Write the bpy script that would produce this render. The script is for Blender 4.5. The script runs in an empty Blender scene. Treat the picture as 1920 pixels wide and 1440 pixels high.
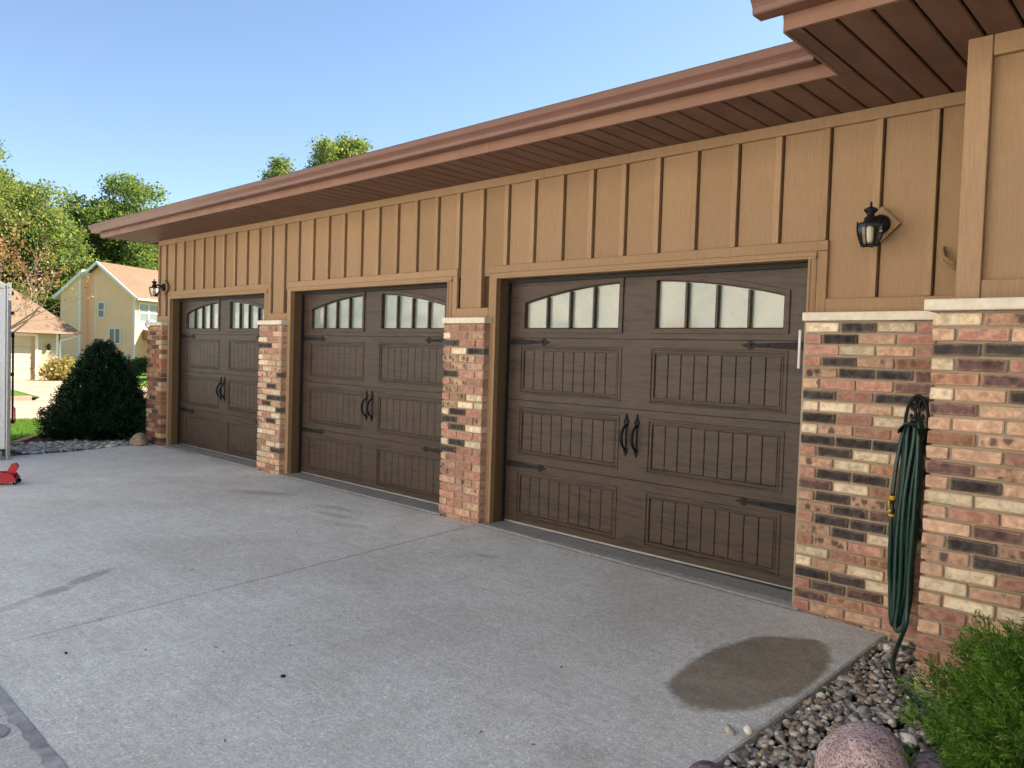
import bpy, math, random
import numpy as np
from mathutils import Vector, Matrix

# ------------------------------------------------------------------ camera
scene = bpy.context.scene
col = scene.collection
CAM = Vector((10.9481, -4.5619, 1.3968))
yaw, pitch, roll, fpx = .7517, .0377, .0318, 1441.0
F = Vector((-math.sin(yaw)*math.cos(pitch), math.cos(yaw)*math.cos(pitch), -math.sin(pitch)))
R0 = Vector((math.cos(yaw), math.sin(yaw), 0)); U0 = R0.cross(F)
Rv = math.cos(roll)*R0 + math.sin(roll)*U0
Uv = -math.sin(roll)*R0 + math.cos(roll)*U0
cd = bpy.data.cameras.new('camera'); cd.sensor_width = 36; cd.lens = 36*fpx/1920
cd.clip_start = .05; cd.clip_end = 3000
cam = bpy.data.objects.new('camera', cd); col.objects.link(cam)
M = Matrix.Identity(4)
for i in range(3):
    M[i][0] = Rv[i]; M[i][1] = Uv[i]; M[i][2] = -F[i]; M[i][3] = CAM[i]
cam.matrix_world = M
scene.camera = cam

# ------------------------------------------------------------------ sky, sun, exposure
SUN = Vector((.45, 1.06, 1.0)).normalized()
el = math.asin(SUN.z); az = math.atan2(SUN.x, SUN.y)      # azimuth clockwise from +y
world = bpy.data.worlds.new('World'); scene.world = world; world.use_nodes = True
wt = world.node_tree; wt.nodes.clear()
sky = wt.nodes.new('ShaderNodeTexSky'); sky.sky_type = 'NISHITA'; sky.sun_disc = False
sky.sun_elevation = el; sky.sun_rotation = az
sky.altitude = 200; sky.air_density = 1.0; sky.dust_density = .4; sky.ozone_density = 1.8
bg = wt.nodes.new('ShaderNodeBackground'); bg.inputs[1].default_value = .068
wo = wt.nodes.new('ShaderNodeOutputWorld')
wt.links.new(sky.outputs[0], bg.inputs[0]); wt.links.new(bg.outputs[0], wo.inputs[0])
sl = bpy.data.lights.new('sun', 'SUN'); sl.energy = 5.0; sl.angle = math.radians(.53); sl.color = (1, .91, .76)
so = bpy.data.objects.new('sun', sl); col.objects.link(so)
so.rotation_euler = SUN.to_track_quat('Z', 'Y').to_euler(); so.location = (0, 0, 30)
vs = scene.view_settings
vs.view_transform = 'Standard'; vs.look = 'None'; vs.gamma = 1; vs.use_curve_mapping = False
vs.exposure = 1.76

# ------------------------------------------------------------------ node helpers
def hexc(r, g, b):
    f = lambda c: c/12.92 if c <= .04045 else ((c+.055)/1.055)**2.4
    return (f(r/255), f(g/255), f(b/255), 1)
def C4(c): return tuple(c)+(1,) if len(c) == 3 else tuple(c)
class NM:
    """a procedural material being built"""
    def __init__(s, name, rough=.7, spec=.3):
        s.m = bpy.data.materials.new(name); s.m.use_nodes = True
        s.t = s.m.node_tree; s.b = s.t.nodes['Principled BSDF']
        s.b.inputs['Roughness'].default_value = rough
        s.b.inputs['Specular IOR Level'].default_value = spec
    def n(s, typ, **k):
        o = s.t.nodes.new(typ)
        for a, v in k.items(): setattr(o, a, v)
        return o
    def l(s, a, b): s.t.links.new(a, b)
    def put(s, sock, v):
        if isinstance(v, bpy.types.NodeSocket): s.l(v, sock)
        else: sock.default_value = v
    def pos(s): return s.n('ShaderNodeNewGeometry').outputs['Position']
    def obj(s): return s.n('ShaderNodeTexCoord').outputs['Object']
    def island(s): return s.n('ShaderNodeNewGeometry').outputs['Random Per Island']
    def rnd(s): return s.n('ShaderNodeObjectInfo').outputs['Random']
    def scale(s, v, sc):
        o = s.n('ShaderNodeVectorMath', operation='MULTIPLY'); s.l(v, o.inputs[0]); o.inputs[1].default_value = sc
        return o.outputs[0]
    def shift(s, v, fac, k=37.):
        o = s.n('ShaderNodeVectorMath', operation='SCALE'); o.inputs[0].default_value = (k, k*.7, k*1.3); s.l(fac, o.inputs[3])
        a = s.n('ShaderNodeVectorMath', operation='ADD'); s.l(v, a.inputs[0]); s.l(o.outputs[0], a.inputs[1])
        return a.outputs[0]
    def noise(s, v, sc, det=3, rough=.55, dist=0):
        o = s.n('ShaderNodeTexNoise'); s.l(v, o.inputs['Vector']); o.inputs['Scale'].default_value = sc
        o.inputs['Detail'].default_value = det; o.inputs['Roughness'].default_value = rough; o.inputs['Distortion'].default_value = dist
        return o.outputs['Fac']
    def vor(s, v, sc, rand=1., feat='F1', out='Distance'):
        o = s.n('ShaderNodeTexVoronoi', feature=feat); s.l(v, o.inputs['Vector']); o.inputs['Scale'].default_value = sc
        o.inputs['Randomness'].default_value = rand
        return o.outputs[out]
    def ramp(s, f, stops, interp='LINEAR'):
        o = s.n('ShaderNodeValToRGB'); o.color_ramp.interpolation = interp
        e = o.color_ramp.elements
        while len(e) < len(stops): e.new(.5)
        for q, (p, c) in zip(e, stops):
            q.position = p; q.color = C4(c) if not isinstance(c, (int, float)) else (c, c, c, 1)
        s.put(o.inputs[0], f)
        return o.outputs[0]
    def mix(s, f, a, b, mode='MIX'):
        o = s.n('ShaderNodeMix', data_type='RGBA', blend_type=mode)
        s.put(o.inputs[0], f)
        for sock, v in ((o.inputs[6], a), (o.inputs[7], b)):
            s.put(sock, C4(v) if isinstance(v, (tuple, list)) else v)
        return o.outputs[2]
    def math(s, op, a, b=0., clamp=False):
        o = s.n('ShaderNodeMath', operation=op, use_clamp=clamp)
        s.put(o.inputs[0], a); s.put(o.inputs[1], b)
        return o.outputs[0]
    def sep(s, v):
        o = s.n('ShaderNodeSeparateXYZ'); s.l(v, o.inputs[0]); return o.outputs
    def color(s, c): s.put(s.b.inputs['Base Color'], C4(c) if isinstance(c, (tuple, list)) else c); return s
    def rough(s, c): s.put(s.b.inputs['Roughness'], c); return s
    def bump(s, h, strength=.3, dist=.01):
        o = s.n('ShaderNodeBump'); o.inputs['Strength'].default_value = strength; o.inputs['Distance'].default_value = dist
        s.put(o.inputs['Height'], h); s.l(o.outputs[0], s.b.inputs['Normal']); return s

MAT = {}
def simple(key, c, rough=.6, spec=.3, metal=0, var=.12, sc=9):
    m = NM(key, rough, spec); p = m.pos()
    f = m.noise(p, sc, 4)
    d = tuple(v*(1-var) for v in c); b = tuple(min(1, v*(1+var)) for v in c)
    m.color(m.ramp(f, [(.3, d), (.7, b)])); m.b.inputs['Metallic'].default_value = metal
    MAT[key] = m.m
    return m.m

# --- rough sawn painted siding
def siding(key, base):
    m = NM(key, .78, .2); p = m.pos()
    big = m.noise(p, .9, 3)
    grain = m.noise(m.scale(p, (150, 150, 9)), 1, 3, .6)
    saw = m.noise(m.scale(p, (14, 14, 190)), 1, 2, .6)
    g = m.math('ADD', m.math('MULTIPLY', grain, .75), m.math('MULTIPLY', saw, .25))
    c1 = m.ramp(g, [(.32, tuple(v*.84 for v in base)), (.68, tuple(v*1.12 for v in base))])
    c2 = m.mix(m.ramp(big, [(.35, 0), (.7, .35)]), c1, (base[0]*.9, base[1]*.82, base[2]*.72))
    spots = m.ramp(m.vor(m.scale(p, (1, 1, .7)), 2.6), [(0, 1), (.016, .8), (.022, 0)])
    c3 = m.mix(m.math('MULTIPLY', spots, .55), c2, (.12, .07, .035))
    dirt = m.ramp(m.noise(m.scale(p, (9, 9, 1.2)), 1, 4, .7), [(.60, 0), (.8, .28)])
    c4 = m.mix(dirt, c3, (base[0]*.6, base[1]*.58, base[2]*.56))
    m.color(m.mix(1., c4, m.ramp(m.rnd(), [(0, (.90, .89, .87)), (.5, (1, 1, 1)), (1, (1.07, 1.08, 1.10))]), 'MULTIPLY'))
    m.bump(g, .5, .004); MAT[key] = m.m
siding('siding_tan', (.305, .200, .117))
siding('trim_tan', (.328, .215, .126))
siding('jamb_brown', (.15, .092, .045))

# --- embossed brown garage door steel with printed wood streaks
m = NM('door_brown', .48, .38); p = m.pos()
st = m.noise(m.scale(p, (3.2, 3, 34)), 1, 4, .6, .6)
fine = m.noise(m.scale(p, (14, 14, 210)), 1, 3, .6, .3)
c = m.ramp(m.math('ADD', m.math('MULTIPLY', st, .65), m.math('MULTIPLY', fine, .35)),
           [(.36, (.024, .017, .016)), (.46, (.046, .030, .022)), (.54, (.068, .043, .028)), (.64, (.034, .025, .023))])
m.color(c).rough(m.ramp(fine, [(.3, .42), (.7, .58)])); m.bump(m.math('ADD', m.math('MULTIPLY', fine, .7), m.math('MULTIPLY', st, .3)), .35, .002); MAT['door_brown'] = m.m

simple('gutter_brown', (.150, .070, .050), .38, .45, 0, .1, 3)
simple('fascia_brown', (.205, .105, .070), .45, .35, 0, .13, 4)
# perforated / plain aluminium soffit
for key, perf in (('soffit_brown', 0), ('soffit_vented', 1)):
    m = NM(key, .55, .3); p = m.pos()
    f = m.noise(m.scale(p, (4, 1.2, 4)), 2, 4)
    c = m.ramp(f, [(.3, (.105, .056, .042)), (.7, (.175, .093, .067))])
    if perf:
        v = m.vor(p, 125, .05); dots = m.ramp(v, [(.30, 1), (.42, 0)])
        c = m.mix(m.math('MULTIPLY', dots, .75), c, (.02, .012, .01))
    m.color(c); m.bump(f, .1, .003); MAT[key] = m.m
simple('joint_shade_sheathing', (.085, .05, .025), .9, .1)  # backing coloured dark so the open siding joints look shaded
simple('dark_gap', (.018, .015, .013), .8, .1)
simple('rubber_black', (.02, .021, .022), .6, .3)
simple('aluminium', (.55, .55, .54), .35, .5, .8)
simple('iron_black', (.008, .008, .009), .6, .25, 0, .25, 40)
simple('keypad_white', (.62, .6, .55), .5)

# frosted obscure glass
m = NM('frosted_glass', .22, 1.); m.b.inputs['Coat Weight'].default_value = .8; m.b.inputs['Coat IOR'].default_value = 1.55; m.b.inputs['Coat Roughness'].default_value = .06; p = m.pos()
h = m.math('ADD', m.noise(p, 110, 3, .6), m.math('MULTIPLY', m.noise(p, 9, 3, .5), 1.2)); b2 = m.noise(p, 2.8, 3)
m.color(m.ramp(b2, [(.3, (.13, .18, .16)), (.7, (.24, .265, .215))]))
m.rough(m.ramp(h, [(.35, .08), (.65, .22)])); m.bump(h, .45, .006); MAT['frosted_glass'] = m.m

# limestone cap
m = NM('limestone', .8, .2); p = m.pos(); f = m.noise(p, 22, 5, .65)
m.color(m.ramp(f, [(.3, (.60, .53, .43)), (.7, (.76, .68, .56))])); m.bump(f, .3, .004); MAT['limestone'] = m.m
# mortar
m = NM('mortar', .95, .1); p = m.pos(); f = m.noise(p, 150, 4, .7); f2 = m.noise(p, 5, 3)
m.color(m.mix(m.ramp(f2, [(.3, 0), (.7, .6)]), m.ramp(f, [(.3, (.30, .235, .17)), (.7, (.46, .375, .28))]), (.30, .25, .19)))
m.bump(f, .6, .004); MAT['mortar'] = m.m
# bricks: each brick draws its own shift of the pattern from its object's random number
def brickmat(key, core, rim, spot, spotamt, joined=False):
    m = NM('brick_'+key, .88, .15); o = m.obj()
    r = m.island() if joined else m.rnd()
    v = m.shift(o, r)
    n1 = m.noise(v, 26, 5, .7); n2 = m.noise(v, 95, 4, .7)
    x = m.sep(o)
    hue = m.ramp(r, [(0, .64), (.5, .86), (1, 1.04)])
    c = m.mix(m.ramp(n1, [(.36, 0), (.64, 1)]), tuple(q*.66 for q in core), tuple(min(1, q*1.30) for q in core))
    # kiln blotches
    w = m.vor(m.scale(v, (18, 6, 13)), 1, .75)
    blot = m.ramp(m.math('ADD', w, m.math('MULTIPLY', n2, .35)), [(.44, 1), (.62, 0)])
    c = m.mix(m.math('MULTIPLY', blot, spotamt), c, spot)
    # paler arrises
    if not joined:
        gs = m.sep(m.n('ShaderNodeTexCoord').outputs['Generated'])
        ez = m.math('ABSOLUTE', m.math('SUBTRACT', gs[2], .5)); ex = m.math('SUBTRACT', .5, m.math('MULTIPLY', m.math('SUBTRACT', .5, m.math('ABSOLUTE', m.math('SUBTRACT', gs[0], .5))), 3.0))
        e = m.math('ADD', m.math('MAXIMUM', ex, ez), m.math('MULTIPLY', n1, .42))
        c = m.mix(m.math('MULTIPLY', m.ramp(e, [(.50, 0), (.66, 1)]), .8), c, rim)
    if joined:
        c = m.mix(.5, c, m.ramp(r, [(0, (.50, .20, .12)), (.22, (.60, .33, .18)), (.42, (.07, .05, .045)), (.58, (.55, .22, .13)), (.7, (.70, .52, .32)), (.82, (.15, .085, .075)), (.9, (.5, .28, .17))], 'CONSTANT'))
        c = m.mix(.5, c, m.ramp(r, [(0, (.50, .20, .12)), (.22, (.60, .33, .18)), (.42, (.07, .05, .045)), (.58, (.55, .22, .13)), (.7, (.70, .52, .32)), (.82, (.15, .085, .075)), (.9, (.5, .28, .17))], 'CONSTANT'))
    pits = m.ramp(m.vor(v, 85), [(.12, 1), (.2, 0)])
    c = m.mix(m.math('MULTIPLY', pits, .35), c, tuple(q*.35 for q in core))
    c = m.mix(1., c, hue, 'MULTIPLY')
    m.color(c); m.bump(m.math('ADD', n1, m.math('MULTIPLY', n2, .6)), .7, .005); MAT['brick_'+key] = m.m
BR = dict(C=((.73, .59, .415), (.68, .50, .335), (.84, .75, .58), .6), D=((.075, .062, .060), (.27, .20, .155), (.030, .025, .026), .75),
          O=((.50, .265, .20), (.56, .36, .265), (.41, .175, .13), .7), P=((.63, .405, .28), (.64, .45, .315), (.53, .30, .205), .6),
          M=((.56, .345, .235), (.60, .41, .285), (.105, .075, .068), .9), B=((.40, .21, .135), (.52, .33, .215), (.17, .095, .07), .7),
          V=((.18, .105, .096), (.44, .28, .195), (.07, .048, .048), .75))
for k, a in BR.items(): brickmat(k, *a)
brickmat('joined', (.46, .24, .15), (.5, .3, .2), (.06, .045, .045), .8, True)

# --- concrete
def concrete(key, base, wet=False, bright=1.):
    m = NM(key, .86, .22); p = m.pos(); xyz = m.sep(p)
    big = m.noise(p, .55, 4, .6); mid = m.noise(p, 3.2, 4, .65); fine = m.noise(p, 95, 4, .75)
    agg = m.vor(p, 120, 1., out='Color'); aggf = m.sep(agg)[0]
    b = [q*bright for q in base]
    c = m.ramp(big, [(.30, (b[0]*.80, b[1]*.785, b[2]*.77)), (.5, tuple(b)), (.72, (b[0]*1.12, b[1]*1.13, b[2]*1.14))])
    trk = m.noise(m.scale(p, (.9, .28, 1)), 1.7, 5, .7, 1.2)
    c = m.mix(m.ramp(trk, [(.52, 0), (.72, .42)]), c, (b[0]*.76, b[1]*.73, b[2]*.69))
    hair = m.ramp(m.noise(m.scale(p, (1, .5, 1)), 1.1, 6, .62, 2.2), [(.494, 0), (.5, .5), (.506, 0)])
    c = m.mix(m.math('MULTIPLY', hair, .35), c, (b[0]*.6, b[1]*.58, b[2]*.55))
    c = m.mix(m.ramp(mid, [(.35, 0), (.72, .6)]), c, (b[0]*.80, b[1]*.775, b[2]*.735))
    mot = m.noise(p, 22, 5, .75)
    c = m.mix(.8, c, m.ramp(mot, [(.3, (.80, .80, .80)), (.5, (1, 1, 1)), (.7, (1.14, 1.14, 1.14))]), 'MULTIPLY')
    c = m.mix(.7, c, m.ramp(fine, [(.30, (.62, .62, .62)), (.5, (1, 1, 1)), (.7, (1.30, 1.30, 1.30))]), 'MULTIPLY')
    c = m.mix(.55, c, m.ramp(aggf, [(0, (.62, .62, .63)), (.12, (.95, .95, .95)), (.88, (1.03, 1.03, 1.03)), (.97, (1.45, 1.45, 1.45))]), 'MULTIPLY')
    # broom lines along the slab and old tyre and drip marks
    br = m.noise(m.scale(p, (1.2, 75, 1)), 1, 2, .5)
    c = m.mix(.4, c, m.ramp(br, [(.35, (.86, .86, .86)), (.65, (1.1, 1.1, 1.1))]), 'MULTIPLY')
    drip = m.ramp(m.noise(m.scale(p, (1, 1.8, 1)), 2.3, 5, .75), [(.66, 0), (.76, .4)])
    c = m.mix(drip, c, (b[0]*.55, b[1]*.53, b[2]*.5))
    speck = m.ramp(m.vor(p, 4.2), [(.014, 1), (.026, 0)])
    c = m.mix(m.math('MULTIPLY', speck, .4), c, (.10, .085, .07))
    pale = m.ramp(m.vor(m.shift(p, m.math('ADD', 0., 1.)), 8.5), [(.018, 1), (.032, 0)])
    c = m.mix(m.math('MULTIPLY', pale, .6), c, (.75, .74, .72))
    rough = .86
    if wet:
        nz = m.math('ADD', m.math('MULTIPLY', m.noise(p, 5.5, 3, .6), .8), m.math('MULTIPLY', m.noise(p, 34, 4, .7), .2))
        tot = None
        def blob(cx, cy, rx, ry, ang, amt, soft=.05, wob=.5):
            ca, sa = math.cos(ang), math.sin(ang)
            dx = m.math('SUBTRACT', xyz[0], cx); dy = m.math('SUBTRACT', xyz[1], cy)
            u = m.math('DIVIDE', m.math('ADD', m.math('MULTIPLY', dx, ca), m.math('MULTIPLY', dy, sa)), rx)
            w = m.math('DIVIDE', m.math('SUBTRACT', m.math('MULTIPLY', dy, ca), m.math('MULTIPLY', dx, sa)), ry)
            d = m.math('SQRT', m.math('ADD', m.math('MULTIPLY', u, u), m.math('MULTIPLY', w, w)))
            d = m.math('ADD', d, m.math('MULTIPLY', m.math('SUBTRACT', nz, .5), wob))
            f = m.ramp(m.math('MULTIPLY', d, .5), [((1-soft)/2, 1), ((1+soft)/2, 0)])
            return m.math('MULTIPLY', f, amt)
        bl = [blob(9.36, -1.105, .262, .60, -.05, .93, .06, .42),
              blob(6.13, -3.15, .05, .12, .5, .62, .2), blob(5.98, -2.93, .045, .20, .55, .55, .2), blob(6.28, -3.42, .04, .14, .5, .35, .3), blob(6.2, -3.32, .02, .05, .5, .4, .3),
              blob(4.10, -.78, .28, .09, .5, .5, .5, .9), blob(5.2, -.62, .22, .05, .2, .4, .7, 1.3), blob(5.42, -.80, .20, .05, .1, .45, .7, 1.3),
              blob(5.75, -.95, .16, .06, .3, .35, .7, 1.3), blob(7.15, -.72, .09, .03, .4, .4, .6, 1.2), blob(9.27, -2.33, .1, .08, 0, .35, .8, .6), blob(7.7, -1.9, .7, .55, .4, .12, .9, .5)]
        tot = bl[0]
        for q in bl[1:]: tot = m.math('MAXIMUM', tot, q)
        wetc = m.mix(1., c, m.ramp(m.noise(p, 7, 4, .6), [(.35, (.37, .32, .26)), (.7, (.50, .435, .355))]), 'MULTIPLY')
        c = m.mix(tot, c, wetc)
        rough = m.ramp(tot, [(.2, .86), (.9, .5)])
    m.color(c).rough(rough)
    m.bump(m.math('ADD', m.math('MULTIPLY', fine, .7), m.math('MULTIPLY', aggf, .3)), .45, .004)
    MAT[key] = m.m
concrete('concrete', (.70, .69, .63), True)
concrete('concrete_rough', (.57, .555, .515), False, 1.08)
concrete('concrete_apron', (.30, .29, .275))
concrete('concrete_street', (.40, .30, .225))
simple('joint_tar', (.34, .335, .33), .9, .1, 0, .35, 14)

# --- grass, soil
m = NM('grass_ground', .95, .1); p = m.pos(); f = m.noise(p, 3, 5, .7); f2 = m.noise(p, 40, 4, .8)
m.color(m.mix(m.ramp(f2, [(.3, 0), (.7, 1)]), m.ramp(f, [(.3, (.050, .125, .012)), (.7, (.095, .195, .022))]), (.12, .225, .03)))
m.bump(f2, .8, .05); MAT['grass_ground'] = m.m
simple('soil', (.06, .045, .032), .95, .1, 0, .35, 25)
def leafmat(key, stops, trans=.35, rough=.55):
    m = NM(key, rough, .25); t = m.t
    c = m.ramp(m.island(), stops); m.color(c)
    tr = m.n('ShaderNodeBsdfTranslucent'); m.l(m.mix(1., c, (1.35, 1.3, .7), 'MULTIPLY'), tr.inputs[0])
    mx = m.n('ShaderNodeMixShader'); mx.inputs[0].default_value = trans
    m.l(m.b.outputs[0], mx.inputs[1]); m.l(tr.outputs[0], mx.inputs[2])
    m.l(mx.outputs[0], t.nodes['Material Output'].inputs[0]); MAT[key] = m.m
leafmat('grass_blade', [(0, (.06, .14, .015)), (.6, (.10, .21, .025)), (1, (.16, .25, .045))], .4)
leafmat('leaf_locust', [(0, (.08, .13, .04)), (.5, (.165, .235, .07)), (.85, (.25, .305, .10)), (1, (.34, .27, .10))], .5)
leafmat('leaf_maple', [(0, (.07, .125, .035)), (.55, (.15, .225, .062)), (.9, (.235, .30, .085)), (1, (.29, .29, .10))], .5)
leafmat('leaf_dark', [(0, (.025, .055, .018)), (.6, (.05, .095, .028)), (1, (.09, .14, .04))], .35)
leafmat('leaf_poplar', [(0, (.07, .12, .04)), (.5, (.145, .205, .065)), (1, (.27, .29, .09))], .5)
leafmat('leaf_brown', [(0, (.20, .10, .05)), (.5, (.30, .16, .08)), (1, (.32, .23, .1))], .3)
leafmat('leaf_yew', [(0, (.008, .026, .010)), (.6, (.016, .046, .014)), (1, (.035, .080, .022))], .15, .5)
leafmat('leaf_juniper', [(0, (.03, .085, .012)), (.3, (.075, .18, .024)), (.7, (.14, .27, .04)), (1, (.26, .37, .07))], .3, .5)
leafmat('leaf_straw', [(0, (.28, .2, .07)), (.6, (.36, .27, .1)), (1, (.2, .26, .06))], .3)
leafmat('leaf_dry', [(0, (.08, .05, .03)), (1, (.2, .13, .07))], .2)
simple('bark', (.13, .10, .075), .9, .1, 0, .4, 12)
simple('bark_pale', (.30, .235, .18), .9, .1, 0, .3, 12)
# stones: one tint per stone
m = NM('river_stone', .55, .35); p = m.pos(); r = m.island()
c = m.ramp(r, [(0, (.17, .155, .14)), (.10, (.40, .375, .345)), (.22, (.27, .215, .16)), (.32, (.50, .465, .42)), (.44, (.33, .31, .29)), (.54, (.43, .335, .235)),
               (.64, (.21, .205, .20)), (.74, (.58, .535, .47)), (.84, (.32, .25, .195)), (.90, (.27, .27, .275)), (.96, (.74, .71, .65))], 'CONSTANT')
n = m.noise(m.shift(p, r, 11), 60, 4, .6)
m.color(m.mix(1., c, m.ramp(n, [(.3, (.72, .72, .72)), (.7, (1.22, 1.2, 1.17))]), 'MULTIPLY')); m.bump(n, .25, .004); MAT['river_stone'] = m.m
m = NM('pale_stone', .7, .25); r = m.island()
m.color(m.ramp(r, [(0, (.30, .27, .23)), (.25, (.58, .54, .46)), (.5, (.44, .40, .34)), (.75, (.70, .66, .57)), (.92, (.24, .21, .18))], 'CONSTANT')); MAT['pale_stone'] = m.m
def granite(key, a, b, cdark, sc=75):
    m = NM(key, .72, .25); p = m.obj()
    v = m.vor(p, sc, 1., out='Color'); f = m.sep(v)[0]; n = m.noise(p, 7, 4, .65); fn = m.noise(p, 90, 4, .7)
    c = m.ramp(m.math('ADD', m.math('MULTIPLY', f, .6), m.math('MULTIPLY', fn, .4)), [(.2, cdark), (.36, a), (.6, b), (.8, tuple(min(1, q*1.25) for q in b))])
    c = m.mix(m.ramp(n, [(.45, 0), (.75, .55)]), c, tuple(q*.62 for q in a))
    m.color(c); m.bump(m.math('ADD', n, m.math('MULTIPLY', fn, .4)), .3, .006); MAT[key] = m.m
granite('granite_pink', (.37, .255, .26), (.56, .425, .42), (.16, .095, .10), 170)
granite('stone_purple', (.13, .10, .115), (.22, .175, .19), (.05, .04, .05))
granite('stone_tan', (.36, .26, .17), (.46, .35, .24), (.2, .14, .09), 40)

# ------------------------------------------------------------------ geometry helpers
class MB:
    def __init__(s): s.v = []; s.f = []
    def add(s, vs, fs):
        o = len(s.v); s.v += [tuple(q) for q in vs]; s.f += [tuple(i+o for i in f) for f in fs]; return s
    def box(s, x0, x1, y0, y1, z0, z1, c=0.):
        if c <= 0:
            return s.add([(x0, y0, z0), (x1, y0, z0), (x1, y1, z0), (x0, y1, z0), (x0, y0, z1), (x1, y0, z1), (x1, y1, z1), (x0, y1, z1)],
                         [(0, 3, 2, 1), (4, 5, 6, 7), (0, 1, 5, 4), (1, 2, 6, 5), (2, 3, 7, 6), (3, 0, 4, 7)])
        return s.add(*chamfer(x0, x1, y0, y1, z0, z1, c))
    def tube(s, pts, r, n=8, cap=True):
        pts = [Vector(p) for p in pts]; rs = r if isinstance(r, (list, tuple)) else [r]*len(pts)
        rings = []; up = None
        for i, p in enumerate(pts):
            t = (pts[min(i+1, len(pts)-1)]-pts[max(i-1, 0)])
            t = t.normalized() if t.length > 1e-9 else Vector((0, 0, 1))
            if up is None:
                up = Vector((0, 0, 1)) if abs(t.z) < .9 else Vector((0, 1, 0))
            a = t.cross(up)
            if a.length < 1e-6: a = t.orthogonal()
            a.normalize(); b = a.cross(t).normalized(); up = b
            rings.append([p+rs[i]*(math.cos(2*math.pi*k/n)*a+math.sin(2*math.pi*k/n)*b) for k in range(n)])
        vs = [q for g in rings for q in g]; fs = []
        for i in range(len(rings)-1):
            for k in range(n):
                a = i*n+k; b = i*n+(k+1) % n; fs.append((a, b, b+n, a+n))
        if cap: fs.append(tuple(range(n-1, -1, -1))); fs.append(tuple((len(rings)-1)*n+k for k in range(n)))
        return s.add(vs, fs)
    def lathe(s, prof, c=(0, 0, 0), n=16, axis='z'):
        vs = []
        for r, h in prof:
            for k in range(n):
                a = 2*math.pi*k/n; x, y = r*math.cos(a), r*math.sin(a)
                vs.append((c[0]+x, c[1]+y, c[2]+h) if axis == 'z' else ((c[0]+x, c[1]+h, c[2]+y) if axis == 'y' else (c[0]+h, c[1]+x, c[2]+y)))
        fs = [(i*n+k, i*n+(k+1) % n, (i+1)*n+(k+1) % n, (i+1)*n+k) for i in range(len(prof)-1) for k in range(n)]
        fs.append(tuple(range(n-1, -1, -1))); fs.append(tuple((len(prof)-1)*n+k for k in range(n)))
        return s.add(vs, fs)
    def prism(s, poly, a, b, axis='y'):
        """poly in the two other axes, extruded along axis from a to b"""
        n = len(poly)
        def mk(p, t): return (p[0], t, p[1]) if axis == 'y' else ((t, p[0], p[1]) if axis == 'x' else (p[0], p[1], t))
        return s.add([mk(p, a) for p in poly]+[mk(p, b) for p in poly],
                     [tuple(range(n)), tuple(range(2*n-1, n-1, -1))]+[(i, (i+1) % n, n+(i+1) % n, n+i) for i in range(n)])
    def loops(s, loops, close=True):
        """bridge a list of equally long vertex loops"""
        n = len(loops[0]); fs = []
        for i in range(len(loops)-1):
            for k in range(n if close else n-1):
                a = i*n+k; b = i*n+(k+1) % n; fs.append((a, b, b+n, a+n))
        return s.add([q for l in loops for q in l], fs)
    def mesh(s, name):
        me = bpy.data.meshes.new(name); me.from_pydata(s.v, [], s.f); me.validate(); me.update()
        return me
    def build(s, name, mat, parent=None, smooth=False, loc=None):
        return link(name, s.mesh(name), mat, parent, smooth, loc)
def chamfer(x0, x1, y0, y1, z0, z1, c):
    X, Y, Z = (x0, x1), (y0, y1), (z0, z1); vs = []; idx = {}
    for i in (0, 1):
        for j in (0, 1):
            for k in (0, 1):
                sx, sy, sz = (c if i == 0 else -c), (c if j == 0 else -c), (c if k == 0 else -c)
                for ax, p in (('x', (X[i], Y[j]+sy, Z[k]+sz)), ('y', (X[i]+sx, Y[j], Z[k]+sz)), ('z', (X[i]+sx, Y[j]+sy, Z[k]))):
                    idx[i, j, k, ax] = len(vs); vs.append(p)
    g = lambda i, j, k, a: idx[i, j, k, a]; fs = []
    for i in (0, 1):
        q = [(i, 0, 0), (i, 1, 0), (i, 1, 1), (i, 0, 1)]; f = [g(*t, 'x') for t in q]; fs.append(tuple(f if i else f[::-1]))
        q = [(0, i, 0), (1, i, 0), (1, i, 1), (0, i, 1)]; f = [g(*t, 'y') for t in q]; fs.append(tuple(f[::-1] if i else f))
        q = [(0, 0, i), (1, 0, i), (1, 1, i), (0, 1, i)]; f = [g(*t, 'z') for t in q]; fs.append(tuple(f if i else f[::-1]))
    for a in (0, 1):
        for b in (0, 1):
            fs.append((g(0, a, b, 'y'), g(1, a, b, 'y'), g(1, a, b, 'z'), g(0, a, b, 'z')))
            fs.append((g(a, 0, b, 'x'), g(a, 1, b, 'x'), g(a, 1, b, 'z'), g(a, 0, b, 'z')))
            fs.append((g(a, b, 0, 'x'), g(a, b, 1, 'x'), g(a, b, 1, 'y'), g(a, b, 0, 'y')))
    for i in (0, 1):
        for j in (0, 1):
            for k in (0, 1): fs.append((g(i, j, k, 'x'), g(i, j, k, 'y'), g(i, j, k, 'z')))
    return vs, fs
def link(name, me, mat, parent=None, smooth=False, loc=None):
    o = bpy.data.objects.new(name, me); col.objects.link(o)
    if mat is not None:
        mm = MAT[mat] if isinstance(mat, str) else mat
        if not me.materials: me.materials.append(mm)
        elif me.materials[0] != mm:
            o.material_slots[0].link = 'OBJECT'; o.material_slots[0].material = mm
    if smooth and len(me.polygons): me.polygons.foreach_set('use_smooth', [True]*len(me.polygons))
    if parent: o.parent = parent
    if loc is not None: o.location = loc
    return o
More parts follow.
